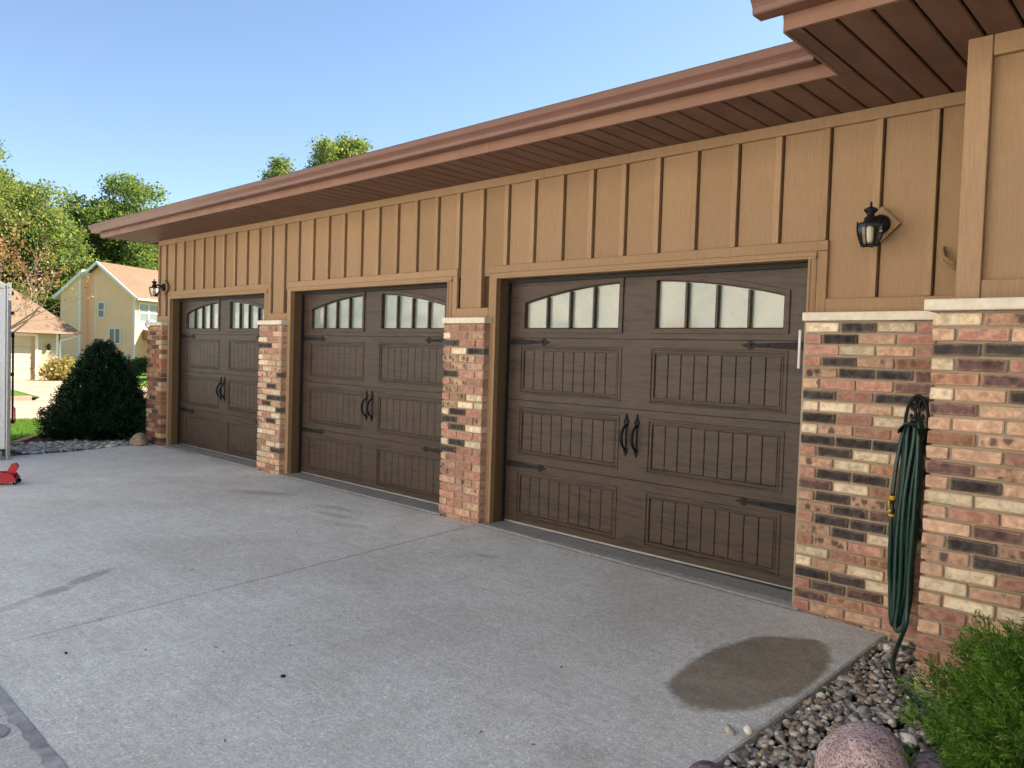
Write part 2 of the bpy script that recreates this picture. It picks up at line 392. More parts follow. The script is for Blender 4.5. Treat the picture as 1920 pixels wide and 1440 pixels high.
def npmesh(name, V, Fq):
    """numpy verts (n,3) and quads/tris (m,k)"""
    me = bpy.data.meshes.new(name); k = Fq.shape[1]
    me.vertices.add(len(V)); me.vertices.foreach_set('co', V.astype(np.float32).ravel())
    me.loops.add(Fq.size); me.loops.foreach_set('vertex_index', Fq.astype(np.int32).ravel())
    me.polygons.add(len(Fq)); me.polygons.foreach_set('loop_start', np.arange(0, Fq.size, k, dtype=np.int32))
    me.update(calc_edges=True); me.validate(); return me
def empty(name, loc=(0, 0, 0), rz=0, parent=None):
    o = bpy.data.objects.new(name, None); col.objects.link(o); o.location = loc; o.rotation_euler = (0, 0, rz)
    o.empty_display_size = .1
    if parent: o.parent = parent
    return o
def tag(o, label, cat, group=None):
    o['label'] = label; o['category'] = cat
    if group: o['group'] = group
    return o
def struct(o): o['kind'] = 'structure'; return o
def stuff(o, label=None, cat=None):
    o['kind'] = 'stuff'
    if label: o['label'] = label; o['category'] = cat
    return o
def sheet(name, poly, z, mat, parent=None, zf=None):
    zz = zf or (lambda x, y: z)
    n = len(poly); me = bpy.data.meshes.new(name)
    me.from_pydata([(x, y, zz(x, y)) for x, y in poly], [], [tuple(range(n))]); me.update()
    return link(name, me, mat, parent)
def terrain(x): return -.45*min(1., max(0., (-2.-x)/28.))
def drive_z(x): return -.02-.014*max(0., x-6.4)

# ------------------------------------------------------------------ ground
def gridsheet(name, xs, ys, dz, mat):
    V = [(x, y, terrain(x)+dz) for x in xs for y in ys]; n = len(ys)
    Fq = [(i*n+j, (i+1)*n+j, (i+1)*n+j+1, i*n+j+1) for i in range(len(xs)-1) for j in range(n-1)]
    me = bpy.data.meshes.new(name); me.from_pydata(V, [], Fq); me.update()
    return struct(link(name, me, mat))
xs_all = [-700, -300, -120, -60, -30, -20, -10, -5, -2, 10, 60, 300, 700]
gridsheet('ground', xs_all, [-700, -200, -60, -20, 0, 20, 60, 200, 700], -.22, 'grass_ground')
gridsheet('lawn', [-5.4, -2, -.05], [-1.95, 0, 10, 40], -.04, 'grass_ground')
gridsheet('street', [-13.3, -10, -8, -5.4], [-120, 0, 120], -.10, 'concrete_street')
gridsheet('verge', [-60, -30, -22, -13.45], [-120, 0, 60, 120], -.03, 'grass_ground')
kerb = MB()
for x0 in (-13.45, -5.55):
    if x0 < -10:
        for y0, y1 in ((-60, 1.9), (7.2, 60)):
            kerb.add([(x0, y0, terrain(x0)-.2), (x0+.15, y0, terrain(x0)-.2), (x0+.15, y1, terrain(x0)-.2), (x0, y1, terrain(x0)-.2),
                      (x0, y0, terrain(x0)+.02), (x0+.13, y0, terrain(x0)+.02), (x0+.13, y1, terrain(x0)+.02), (x0, y1, terrain(x0)+.02)],
                     [(4, 5, 6, 7), (0, 1, 5, 4), (1, 2, 6, 5), (2, 3, 7, 6), (3, 0, 4, 7)])
struct(kerb.build('kerb', 'concrete_street'))
poly = [(-31.6, -4), (-29.6, 8.4), (-22, 7.6), (-13.3, 7.0), (-13.3, 2.1), (-18.2, 2.7), (-20.4, 1.2), (-21.0, -6)]
struct(sheet('far_driveway', poly, 0, 'concrete_street', zf=lambda x, y: terrain(x)-.018))
MB().add([(-13.3, 2.1, terrain(-13.3)-.0185), (-13.3, 7.0, terrain(-13.3)-.0185), (-12.85, 7.3, terrain(-12.85)-.094), (-12.85, 1.8, terrain(-12.85)-.094)], [(0, 3, 2, 1)]).build('far_driveway_ramp', 'concrete_street')['kind'] = 'structure'

# garage apron and driveway slabs, each with its own edges
drv = struct(empty('driveway'))
def slab(name, poly, mat, thick=.12, c=.008):
    n = len(poly); cx = sum(p[0] for p in poly)/n; cy = sum(p[1] for p in poly)/n
    def ins(p, d):
        dx, dy = cx-p[0], cy-p[1]; return (p[0]+math.copysign(d, dx), p[1]+math.copysign(d, dy))
    mb = MB()
    lo = [(x, y, drive_z(x)-thick) for x, y in poly]; md = [(x, y, drive_z(x)-c) for x, y in poly]
    tp = [(q[0], q[1], drive_z(q[0])) for q in (ins(p, c) for p in poly)]
    mb.loops([lo, md, tp]); mb.f.append(tuple(range(2*n, 3*n)))
    return mb.build(name, mat, drv)
g = .004
slab('slab', [(6.84+g, -3.705), (9.64, -3.705), (9.64, -.10), (6.43+g, -.10)], 'concrete')
slab('slab', [(.28, -3.705), (6.84-g, -3.705), (6.43-g, -.10), (-.17, -.10), (.0, -.76), (.16, -1.32)], 'concrete')
slab('slab', [(-5.4, -3.705), (.28-g, -3.705), (.28-g, -1.96), (-5.4, -1.96)], 'concrete')
slab('slab', [(7.6, -24), (22, -24), (22, -3.732), (7.6, -3.732)], 'concrete_rough')
slab('slab', [(.28, -24), (7.6-g*2, -24), (7.6-g*2, -3.732), (.28, -3.732)], 'concrete_rough')
slab('slab', [(-5.4, -24), (.28-g*2, -24), (.28-g*2, -3.732), (-5.4, -3.732)], 'concrete_rough')
slab('slab', [(9.70, -3.705), (22, -3.705), (22, -2.72), (9.70, -2.72)], 'concrete')
# tar in the long joint, spilling unevenly over the slab edges
random.seed(5); mb = MB(); pa = []; pb = []
for i in range(120):
    x = 5.5+i*.045
    pa.append((x, -3.703+.004*random.random(), drive_z(x)+.003)); pb.append((x, -3.744-.03*max(0, random.random()-.55), drive_z(x)+.003))
mb.loops([pa, pb], False); mb.build('joint_filler', 'joint_tar', drv)
for xc, yc, r in ((8.16, -3.79, .05), (7.72, -3.80, .04), (8.3, -3.83, .035)):
    pts = [(xc+r*1.3*math.cos(a)*(1+.35*random.random()), yc+r*.6*math.sin(a)*(1+.35*random.random())) for a in [k*math.pi/7 for k in range(14)]]
    sheet('joint_filler', pts, 0, 'joint_tar', drv, lambda x, y: drive_z(x)+.0035)

# ------------------------------------------------------------------ the garage
H = tag(empty('garage_building'), 'tan board and batten garage with three brown carriage doors and brick piers', 'building')
OPEN = [(.222, 2.783), (3.353, 5.917), (6.518, 9.090)]      # door openings
HH = 2.02; SOF = 2.845; XL = -.21
def part(name, x0, x1, y0, y1, z0, z1, mat, c=.003, parent=H): return MB().box(x0, x1, y0, y1, z0, z1, c).build(name, mat, parent)
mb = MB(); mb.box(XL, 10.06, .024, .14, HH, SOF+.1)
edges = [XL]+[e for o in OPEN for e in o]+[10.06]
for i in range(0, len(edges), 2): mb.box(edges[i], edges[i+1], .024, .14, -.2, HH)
mb.build('joint_shade_sheathing', 'joint_shade_sheathing', H)
mb = MB(); mb.box(XL, XL+.14, .14, 7.6, -.2, SOF+.1); mb.box(XL, 22, 7.6, 7.74, -.2, SOF+.1); mb.build('siding', 'siding_tan', H)
part('frieze_board', XL-.004, 3.02, -.032, 0, 2.778, SOF, 'trim_tan'); part('frieze_board', 3.022, 6.98, -.0325, 0, 2.777, SOF, 'trim_tan'); part('frieze_board', 6.982, 10.04, -.032, 0, 2.778, SOF, 'trim_tan')
part('corner_board', XL-.022, XL+.02, -.026, 0, 1.70, 2.776, 'trim_tan'); part('corner_board', XL-.022, XL, 0.002, .09, 1.70, 2.83, 'trim_tan')
random.seed(2)
def in_open(x):
    return any(a-.11 < x < b+.14 for a, b in OPEN)
bx = []
for k in range(0, 36):
    x = .022+.2861*k+random.uniform(-.004, .004)
    if x > 10.02: break
    z0 = 2.128 if in_open(x) else 1.786
    part('batten', x-.042, x, -.024, -.001, z0, 2.777, 'trim_tan', .002)
    bx.append((x, z0))
xe = [XL]+[b[0] for b in bx]+[10.05]
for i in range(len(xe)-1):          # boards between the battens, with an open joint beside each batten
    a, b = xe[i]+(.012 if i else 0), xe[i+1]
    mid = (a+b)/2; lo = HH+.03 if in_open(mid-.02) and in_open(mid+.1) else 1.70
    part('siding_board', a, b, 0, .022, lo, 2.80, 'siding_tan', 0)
for a, b in OPEN:       # door casings: flat board, brick mould and jamb liner
    part('casing', a-.105, a-.045, -.028, 0, -.03, 2.064, 'trim_tan'); part('casing', b+.045, b+.105, -.028, 0, -.03, 2.064, 'trim_tan')
    part('casing', a-.105, b+.105, -.029, 0, 2.066, 2.126, 'trim_tan')
    for (x0, x1) in ((a-.044, a), (b, b+.044)):
        s = 1 if x1 == a else -1; e = x1 if s == 1 else x0
        pr = [(e, .0), (e, -.046), (e-s*.012, -.046), (e-s*.018, -.038), (e-s*.032, -.036), (e-s*.044, -.030), (e-s*.044, 0)]
        MB().prism(pr, -.03, HH, 'z').build('brick_mould', 'trim_tan', H)
    pr = [(.0, HH), (-.046, HH), (-.046, HH+.012), (-.038, HH+.018), (-.036, HH+.032), (-.030, HH+.0445), (0, HH+.0445)]
    MB().prism(pr, a-.044, b+.044, 'x').build('brick_mould', 'trim_tan', H)
    part('jamb', a-.03, a+.002, .001, .118, -.03, HH, 'jamb_brown', 0); part('jamb', b-.002, b+.03, .001, .118, -.03, HH, 'jamb_brown', 0)
    part('jamb', a-.03, b+.03, .001, .118, HH-.003, HH+.03, 'jamb_brown', 0)
    part('door_seal', a+.002, a+.016, .085, .117, -.02, HH-.004, 'rubber_black', 0); part('door_seal', b-.016, b-.002, .085, .117, -.02, HH-.004, 'rubber_black', 0)
    part('door_seal', a+.018, b-.018, .085, .117, HH-.03, HH-.004, 'rubber_black', 0)
# water table boards over the brick
for x0, x1 in ((XL-.004, OPEN[0][0]-.107), (OPEN[0][1]+.107, OPEN[1][0]-.107), (OPEN[1][1]+.107, OPEN[2][0]-.107), (OPEN[2][1]+.107, 10.03)):
    part('sill_board', x0, x1, -.030, 0, 1.700, 1.784, 'trim_tan')
# apron strips under the doors
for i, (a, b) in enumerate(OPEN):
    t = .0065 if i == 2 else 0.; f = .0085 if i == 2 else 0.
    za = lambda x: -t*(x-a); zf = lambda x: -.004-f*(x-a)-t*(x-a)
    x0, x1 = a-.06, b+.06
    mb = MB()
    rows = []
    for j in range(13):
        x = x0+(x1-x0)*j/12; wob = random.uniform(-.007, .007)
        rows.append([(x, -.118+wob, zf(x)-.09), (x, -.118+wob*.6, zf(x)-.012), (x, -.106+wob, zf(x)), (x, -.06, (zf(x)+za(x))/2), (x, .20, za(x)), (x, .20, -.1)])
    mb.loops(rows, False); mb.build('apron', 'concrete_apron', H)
    MB().add([(x0, -.125, drive_z(x0)+.003), (x1, -.125, drive_z(x1)+.003), (x1, -.095, drive_z(x1)+.003), (x0, -.095, drive_z(x0)+.003)], [(0, 1, 2, 3)]).build('apron_joint', 'soil', H)

# ------------------------------------------------------------------ brickwork
random.seed(11)
CH, BL, JT = .0652, .1885, .0118
def brick_mesh(L, Hh=.0535, D=.09, seed=0):
    rnd = random.Random(seed); vs, fs = chamfer(-L/2, L/2, -D/2, D/2, -Hh/2, Hh/2, .0045)
    vs = [(x+rnd.uniform(-.0022, .0022), y+rnd.uniform(-.0016, .0016), z+rnd.uniform(-.0018, .0018)) for x, y, z in vs]
    return MB().add(vs, fs)
BM = {}
for nm, L in (('full', BL), ('half', BL/2-.005)):
    BM[nm] = [brick_mesh(L, seed=i*7+len(nm)).mesh('brick') for i in range(7)]
    for q in BM[nm]: q.materials.append(MAT['brick_O'])
def courses(parent, x0, x1, yface, ztop, nrow, pattern, half_first=False, single=True):
    join = MB(); cut = 0
    for r in range(nrow):
        z = ztop-(r+.5)*CH; half = (r % 2 == 1) != half_first; x = x0; k = 0
        row = pattern[r] if r < len(pattern) else ''
        while x < x1-.03:
            kind = 'half' if half and k == 0 else 'full'; L = BL if kind == 'full' else BL/2-.005
            if x+L > x1+.012:
                kind = 'cut'; L = x1-x
            key = row[k] if k < len(row) else random.choice('OOPPMMDDCBVO')
            loc = (x+L/2+random.uniform(-.0015, .0015), yface+.045+random.uniform(-.003, .003), z+random.uniform(-.0012, .0012))
            if single and z > -.13:
                if kind == 'cut' and abs(L-(BL/2-.005)) < .02: kind = 'half'
                me = random.choice(BM[kind]) if kind != 'cut' else brick_mesh(L, seed=r).mesh('brick')
                if kind == 'cut': me.materials.append(MAT['brick_O'])
                o = bpy.data.objects.new('brick', me); col.objects.link(o); o.parent = parent; o.location = loc
                o.material_slots[0].link = 'OBJECT'; o.material_slots[0].material = MAT['brick_'+key]
            else:
                b = brick_mesh(L, seed=r*9+k); join.add([(p[0]+loc[0], p[1]+loc[1], p[2]+loc[2]) for p in b.v], b.f)
            x += L+JT; k += 1
    if join.v: stuff(join.build('bricks', 'brick_joined', parent))
ZB = 1.645; NR = 27
PAT_MAIN = ['CDCO', 'ODPO', 'OCMO', 'ODMB', 'MDDV', 'MOOV', 'DODD', 'CCPC', 'DOCC', 'CMOO', 'DDDD', 'ODCC', 'MCBD', 'ODDB', 'VCBB', 'PDMM', 'MDVD', 'ODDD', 'MDCC', 'BMOO', 'COBO', 'CPCO', 'DDCP', 'ODVP', 'VBOM', 'OMPO', 'BOMP']
PAT_BUMP = ['CM', 'POP', 'DDM', 'CVO', 'BVO', 'CMD', 'VPP', 'PPP', 'BMO', 'PPO', 'VMP', 'PDP', 'CCP', 'POP', 'PVM', 'PDM', 'MDO', 'PCO', 'CMC', 'PCC', 'OMC', 'POO', 'OMP', 'BOP', 'OPO', 'POM', 'OMB']
PAT_P2 = ['OOO', 'COM', 'DOO', 'OCD', 'MMO', 'OMP', 'DOO', 'OMO', 'MOO', 'OMC', 'MCC', 'CDO', 'DOM', 'ODC', 'OOO', 'CDC', 'DOO', 'MOO', 'MOP', 'OOO', 'PMO', 'OOM', 'OOO', 'POP', 'OMO', 'BOO', 'OPO']
PAT_P1 = ['PMP', 'OOP', 'COO', 'DDP', 'MOO', 'CPP', 'CPC', 'MCM', 'MMD', 'OCP', 'PDO', 'OPC', 'CDD', 'ODP', 'CCD', 'POC', 'MDC', 'MPP', 'CCO', 'CPP', 'OCC', 'MCD', 'CPM', 'CPP', 'POC', 'MOP', 'OPP']
wall = empty('brick_wall', parent=H)
MB().box(9.10, 10.0, -.079, 0, -.2, ZB+.004).build('mortar', 'mortar', wall)
courses(wall, 9.115, 9.96, -.096, ZB, NR, PAT_MAIN)
MB().box(9.096, 9.985, -.112, 0, ZB+.006, 1.7, .004).build('stone_cap', 'limestone', H)
piers = [(5.944, PAT_P2, True), (2.7645, PAT_P1, True), (-.405, [], False)]
for x0, pat, single in piers:
    p = empty('brick_pier', parent=H); x1 = x0+.502
    MB().box(x0+.014, x1-.014, -.080, .02, -.2, ZB+.004).build('mortar', 'mortar', p)
    courses(p, x0, x1, -.096, ZB, NR, pat, single=single)
    MB().box(x0-.010, x1+.012, -.114, .012, ZB+.006, 1.7, .004).build('stone_cap', 'limestone', p)

# ------------------------------------------------------------------ garage doors
DY = .12
secz = [(-.03, .513), (.517, 1.028), (1.032, 1.538), (1.542, 2.07)]
PU0, PU1 = .135, 1.120
rowz = [(.065, .435), (.590, .960), (1.097, 1.463)]
WZ0 = 1.593
def arc(u): return 1.985-.112*u*u
def pane_poly(u0, u1, ins, n=8):
    """closed loop (u,z) for a window between u0<u1 inset by ins; arched top"""
    a, b = u0+ins, u1-ins
    top = [(b+(a-b)*k/n, arc(b+(a-b)*k/n)-ins) for k in range(n+1)]
    return [(a, WZ0+ins), (b, WZ0+ins)]+top
def door_proto(hw):
    """meshes of one garage door in local coordinates (u along the wall, face at y=0)"""
    out = []
    def put(nm, mb, mat, smooth=False, loc=None): out.append((nm, mb.mesh(nm) if isinstance(mb, MB) else mb, mat, smooth, loc))
    for i, (z0, z1) in enumerate(secz):
        mb = MB()
        if i < 3:
            r0, r1 = rowz[i]
            mb.box(-hw, hw, 0, .035, z0, r0); mb.box(-hw, hw, 0, .035, r1, z1)
            for a, b in ((-hw, -PU1), (-PU0, PU0), (PU1, hw)): mb.box(a, b, 0, .035, r0, r1)
            mb.box(-hw+.01, hw-.01, .0352, .05, z0+.004, z1-.004)
        else:
            mb.box(-hw, hw, 0, .035, z0, WZ0)
            for a, b in ((-hw, -PU1), (-PU0, PU0), (PU1, hw)): mb.box(a, b, 0, .035, WZ0, z1)
            n = 10
            for s in (-1, 1):
                for k in range(n):
                    ua = s*(PU0+(PU1-PU0)*k/n); ub = s*(PU0+(PU1-PU0)*(k+1)/n)
                    if ua > ub: ua, ub = ub, ua
                    mb.add([(ua, 0, arc(ua)), (ub, 0, arc(ub)), (ub, 0, z1), (ua, 0, z1), (ua, .035, arc(ua)), (ub, .035, arc(ub)), (ub, .035, z1), (ua, .035, z1)],
                           [(0, 1, 2, 3), (0, 4, 5, 1), (4, 7, 6, 5)])
            mb.box(-hw+.01, hw-.01, .05, .06, z0, z1-.004)
        put('door_section', mb, 'door_brown')
    for s in (-1, 1):
        for r0, r1 in rowz:
            u0, u1 = (-PU1, -PU0) if s < 0 else (PU0, PU1); lo = []
            for d, y in ((-.014, .0005), (-.010, -.006), (.0, -.007), (.005, .001), (.014, .0005), (.018, -.004), (.026, -.004), (.031, .009), (.031, .02)):
                lo.append([(u0+d, y, r0+d), (u1-d, y, r0+d), (u1-d, y, r1-d), (u0+d, y, r1-d)])
            put('panel_moulding', MB().loops(lo), 'door_brown')
    w = (PU1-PU0-.062)/9; h = rowz[0][1]-rowz[0][0]-.062
    pl = [(-w/2+.001, .030), (-w/2+.001, .009), (-w/2+.0055, .0035), (w/2-.0055, .0035), (w/2-.001, .009), (w/2-.001, .030)]
    plank = MB().prism(pl, -h/2, h/2, 'z').mesh('plank')
    for s in (-1, 1):
        for r0, r1 in rowz:
            for k in range(9):
                put('plank', plank, 'door_brown', False, (s*(PU0+.031+w*(k+.5)), 0, (r0+r1)/2))
    for s in (-1, 1):
        u0, u1 = (-PU1, -PU0) if s < 0 else (PU0, PU1); lo = []
        for d, y in ((-.012, .001), (-.010, -.012), (.020, -.013), (.026, -.009), (.030, .012), (.030, .030)):
            lo.append([(u, y, z) for u, z in pane_poly(u0, u1, d)])
        put('window_frame', MB().loops(lo), 'door_brown')
        iu0, iu1 = u0+.030, u1-.030; q = (iu1-iu0)/4
        for k in (1, 2, 3):
            u = iu0+q*k; put('muntin', MB().box(u-.010, u+.010, -.004, .024, WZ0+.030, arc(u)-.034, .003), 'door_brown')
        for k in range(4):
            a, b = iu0+q*k, iu0+q*(k+1)
            top = [(b+(a-b)*j/4, .026, arc(b+(a-b)*j/4)-.030) for j in range(5)]
            vs = [(a, .026, WZ0+.03), (b, .026, WZ0+.03)]+top
            bk = [(x, .032, z) for x, _, z in vs]; n = len(vs)
            put('pane', MB().add(vs+bk, [tuple(range(n)), tuple(range(2*n-1, n-1, -1))]+[(i, (i+1) % n, n+(i+1) % n, n+i) for i in range(n)]), 'frosted_glass')
    # strap hinges
    for zc in (1.508, .492):
        for s in (-1, 1):
            P = [(1.245, -.026), (1.245, .026), (.93, .012), (.905, .011), (.895, .022), (.875, .030), (.862, .016), (.815, 0), (.862, -.016), (.875, -.030), (.895, -.022), (.905, -.011), (.93, -.012)]
            P = [(s*u, zc+z) for u, z in P]
            mb = MB().prism(P if s > 0 else P[::-1], -.007, .0, 'y')
            for u in (1.2, 1.0, .885): mb.lathe([(.008, 0), (.008, .003), (.004, .006), (.001, .0065)][::-1] if False else [(.001, -.0125), (.005, -.011), (.008, -.008), (.008, -.005)], (s*u, 0, zc), 8, 'y')
            put('strap_hinge', mb, 'iron_black')
    # pull handles
    for uc in (-.058, .034):
        def leaf(zc, h, wd): return [(uc+a*wd, zc+b*h) for a, b in ((0, -.5), (.55, -.25), (.9, .0), (.6, .2), (.25, .34), (.12, .5), (-.12, .5), (-.25, .34), (-.6, .2), (-.9, 0), (-.55, -.25))]
        mb = MB().prism(leaf(.935, .082, .027), -.008, 0, 'y'); mb.prism([(u, 1.455-z) for u, z in leaf(.735, .066, .021)][::-1], -.008, 0, 'y')
        pts = []; rs = []
        for k in range(15):
            t = k/14; b = math.sin(math.pi*t); pts.append((uc-.006*b, -.008-.052*b**.7, .915-.185*t)); rs.append(.0075+.0055*b)
        mb.tube(pts, rs, 8); mb.box(uc-.006, uc+.006, -.006, 0, .735, .915, .002)
        mb.lathe([(.001, .036), (.006, .03), (.004, .018), (.009, .008), (.009, 0)][::-1], (uc, -.006, .962), 8)
        mb.lathe([(.009, 0), (.008, -.008), (.004, -.016), (.005, -.024), (.001, -.032)][::-1], (uc, -.006, .712), 8)
        put('handle', mb, 'iron_black', True)
    return out
protos = door_proto(1.283)
for i, (a, b) in enumerate(OPEN):
    d = empty('garage_door', ((a+b)/2-.012, DY, 0), parent=H)
    for nm, me, mat, sm, loc in protos: link(nm, me, mat, d, sm, loc)
    t = .0065 if i == 2 else 0
    x0, x1 = -1.27, 1.27
    MB().add([(x0, -.006, .004), (x1, -.006, .004-t*2.54), (x1, -.006, .017-t*2.54), (x0, -.006, .017), (x0, .02, .004), (x1, .02, .004-t*2.54), (x1, .02, .017-t*2.54), (x0, .02, .017)],
             [(0, 1, 2, 3), (3, 2, 6, 7), (0, 3, 7, 4), (1, 5, 6, 2)]).build('bottom_strip', 'aluminium', d)
    MB().box(x0, x1, -.012, .012, -.03, .003-t*1.2).build('bottom_seal', 'rubber_black', d)
part('jamb_plate', 9.055, 9.071, -.056, -.047, 1.37, 1.60, 'keypad_white', .003)

# ------------------------------------------------------------------ the wing that stands forward at the right
BX, BY = 10.045, -.70
mb = MB(); mb.box(BX, 22, BY+.02, BY+.16, -.2, SOF+.1); mb.box(BX, BX+.14, BY+.16, 0.0, -.2, SOF+.1); mb.box(21.86, 22, BY+.16, 7.6, -.2, SOF+.1); mb.build('siding', 'siding_tan', H)
part('corner_board', BX-.012, BX+.084, BY-.018, BY+.019, 1.703, SOF, 'trim_tan'); part('corner_board', BX-.012, BX-.001, BY+.021, BY+.10, 1.703, SOF, 'trim_tan')
part('frieze_board', BX+.086, 22, BY-.014, BY+.019, 2.755, SOF, 'trim_tan'); part('frieze_board', BX-.010, BX-.001, BY+.102, -.034, 2.76, SOF, 'trim_tan')
part('sill_board', BX+.086, 22, BY-.012, BY+.019, 1.701, 1.79, 'trim_tan'); part('sill_board', BX-.011, BX-.001, BY+.102, -.034, 1.701, 1.79, 'trim_tan')
for k in range(1, 8): part('batten', BX+.08+.288*k*2, BX+.12+.288*k*2, BY-.002, BY+.02, 1.79, 2.755, 'trim_tan', .002)
wing = empty('brick_wall', parent=H)
mb = MB(); mb.box(9.989, 22, -.783, BY+.02, -.25, ZB+.004); mb.box(9.986, BX, BY+.02, -.086, -.25, ZB+.004); mb.build('mortar', 'mortar', wing)
courses(wing, 9.972, 10.58, -.80, ZB, NR, PAT_BUMP)
jb = MB()
for r in range(NR):        # bricks of the return wall and of the run beyond the frame
    z = ZB-(r+.5)*CH; y = -.70 if r % 2 == 0 else -.60
    while y < -.16:
        b = brick_mesh(min(BL, -.10-y), seed=r); jb.add([(9.972+.045-p[1], y+min(BL, -.10-y)/2+p[0], z+p[2]) for p in b.v], b.f); y += BL+JT
    x = 10.585+(.1 if r % 2 else 0)
    while x < 13.5:
        b = brick_mesh(BL, seed=r+int(x*5)); jb.add([(x+BL/2+p[0], -.755+p[1], z+p[2]) for p in b.v], b.f); x += BL+JT
stuff(jb.build('bricks', 'brick_joined', wing))
part('stone_cap', 9.940, 22, -.835, BY-.02, ZB+.006, 1.701, 'limestone', .005); part('stone_cap', 9.9405, BX-.013, BY-.019, -.114, ZB+.006, 1.7, 'limestone', .005)

# ------------------------------------------------------------------ eaves: soffit boards, fascia, gutters, roof
FY, FX, BFY, BFX = -.652, -.62, -1.300, 9.452
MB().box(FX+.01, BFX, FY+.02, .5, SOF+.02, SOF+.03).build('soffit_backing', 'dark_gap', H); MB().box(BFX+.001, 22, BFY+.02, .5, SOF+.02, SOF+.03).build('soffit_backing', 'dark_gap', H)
def sboard(y0): return MB().prism([(-.0665, SOF+.014), (-.0665, SOF+.005), (-.0615, SOF), (.0615, SOF), (.0665, SOF+.005), (.0665, SOF+.014)], y0, .01, 'y').mesh('soffit_board')
sb_a, sb_b = sboard(FY+.006), sboard(BFY+.006)
for me in (sb_a, sb_b): me.materials.append(MAT['soffit_brown'])
k = 0; x = 9.666-.072-.144*71
while x < 12.6:
    if x > FX+.07:
        o = link('soffit_board', sb_b if x > BFX+.06 else sb_a, 'soffit_vented' if (k % 9 in (3, 4) or x > BFX+.06) else 'soffit_brown', H, False, (x, 0, 0))
    x += .144; k += 1
MB().box(BFX+.007, 9.5205, BFY+.017, FY+.004, SOF, SOF+.014).build('soffit_board', 'soffit_vented', H)
def gprof(y):      # K-style gutter section, y is the fascia face
    return [(y, 2.925), (y-.004, 2.910), (y-.082, 2.908), (y-.088, 2.914), (y-.090, 2.936), (y-.100, 2.950), (y-.117, 2.968), (y-.126, 2.985), (y-.126, 3.003), (y-.114, 3.006), (y-.114, 2.999), (y-.120, 2.998), (y-.111, 2.972), (y-.086, 2.94), (y-.082, 2.914), (y-.006, 2.915), (y-.003, 3.01), (y, 3.01)]
MB().prism(gprof(FY-.004), FX-.115, BFX-.10, 'x').build('gutter', 'gutter_brown', H)
MB().prism([(y, z) for y, z in gprof(FY-.004)[:9]]+[(FY-.004, 3.003)], BFX-.099, BFX-.095, 'x').build('gutter_end', 'gutter_brown', H)
MB().prism([(y, z) for y, z in gprof(FY-.004)[:9]]+[(FY-.004, 3.003)], FX-.119, FX-.1155, 'x').build('gutter_end', 'gutter_brown', H)
MB().prism(gprof(BFY-.004), BFX-.10, 22, 'x').build('gutter', 'gutter_brown', H)
MB().prism([(y, z) for y, z in gprof(BFY-.004)[:9]]+[(BFY-.004, 3.003)], BFX-.104, BFX-.1005, 'x').build('gutter_end', 'gutter_brown', H)
MB().box(BFX-.03, BFX-.001, BFY-.002, FY-.135, 2.93, 3.01, .004).build('rake_trim', 'gutter_brown', H)
MB().prism([(-q[0]+FX+FY, q[1]) if False else (FX-(FY-q[0]), q[1]) for q in gprof(FY-.004)], FY+.01, 7.9, 'y').build('gutter', 'gutter_brown', H)
lx = FX
for i, x1 in enumerate((1.55, 4.6, 7.0, BFX+.0)):
    part('fascia', lx, x1-.001, FY-.004-.0006*(i % 2), FY+.016, SOF-.004, 2.912, 'fascia_brown', .002)
    lx = x1+.001
part('fascia', FX, BFX-.002, FY+.0165, FY+.03, 2.90, 3.02, 'gutter_brown', 0)
lx = BFX
for x1 in (11.2, 14.2, 22.0):
    part('fascia', lx, x1-.001, BFY-.004, BFY+.016, SOF-.004, 2.912, 'fascia_brown', .002); lx = x1+.001
part('fascia', BFX-.012, 22, BFY+.0165, BFY+.03, 2.90, 3.02, 'gutter_brown', 0)
part('fascia', BFX-.012, BFX+.006, BFY+.0175, FY-.006, SOF-.003, 2.96, 'fascia_brown', .002)
part('fascia', FX-.003, FX+.015, FY+.0175, 7.9, SOF-.003, 2.912, 'fascia_brown', .002)
MB().tube([(-.30, .12, 2.86), (-.30, .12, 2.78), (-.285, .11, 2.70), (-.26, .10, 2.60), (-.26, .10, .15), (-.36, .1, .06)], .04, 8).build('downspout', 'gutter_brown', H, True)
# shingled hip roof with a thick edge
m = NM('shingles', .9, .15); p = m.pos(); bt = m.n('ShaderNodeTexBrick'); m.l(p, bt.inputs['Vector']); bt.inputs['Scale'].default_value = 3.2
bt.inputs['Color1'].default_value = (.13, .085, .06, 1); bt.inputs['Color2'].default_value = (.19, .125, .085, 1); bt.inputs['Mortar'].default_value = (.05, .035, .03, 1)
m.color(m.mix(.5, bt.outputs['Color'], m.ramp(m.noise(p, 40, 4), [(.3, (.09, .06, .045)), (.7, (.2, .14, .1))]))); m.bump(m.noise(p, 60, 3), .5, .01); MAT['shingles'] = m.m
def hip(name, x0, x1, y0, y1, z, pitchv, parent, mat='shingles', left=True, right=True, th=.03):
    hw = (y1-y0)/2; ym = (y0+y1)/2; zr = z+hw*pitchv
    a = x0+hw if left else x0; b = x1-hw if right else x1
    T = [(x0, y0, z), (x1, y0, z), (x1, y1, z), (x0, y1, z), (a, ym, zr), (b, ym, zr)]
    mb = MB().add(T+[(q[0], q[1], q[2]-th) for q in T], [(0, 1, 5, 4), (2, 3, 4, 5), (3, 0, 4), (1, 2, 5), (7, 6, 10, 11), (9, 8, 11, 10), (6, 9, 10), (8, 7, 11), (0, 6, 7, 1), (1, 7, 8, 2), (2, 8, 9, 3), (3, 9, 6, 0)])
    return mb.build(name, mat, parent)
hip('roof', FX-.06, 22.6, FY-.07, 8.4, 3.035, .36, H)
hip('roof', BFX-.05, 22.65, BFY-.07, 8.3, 3.04, .37, H, th=.025)
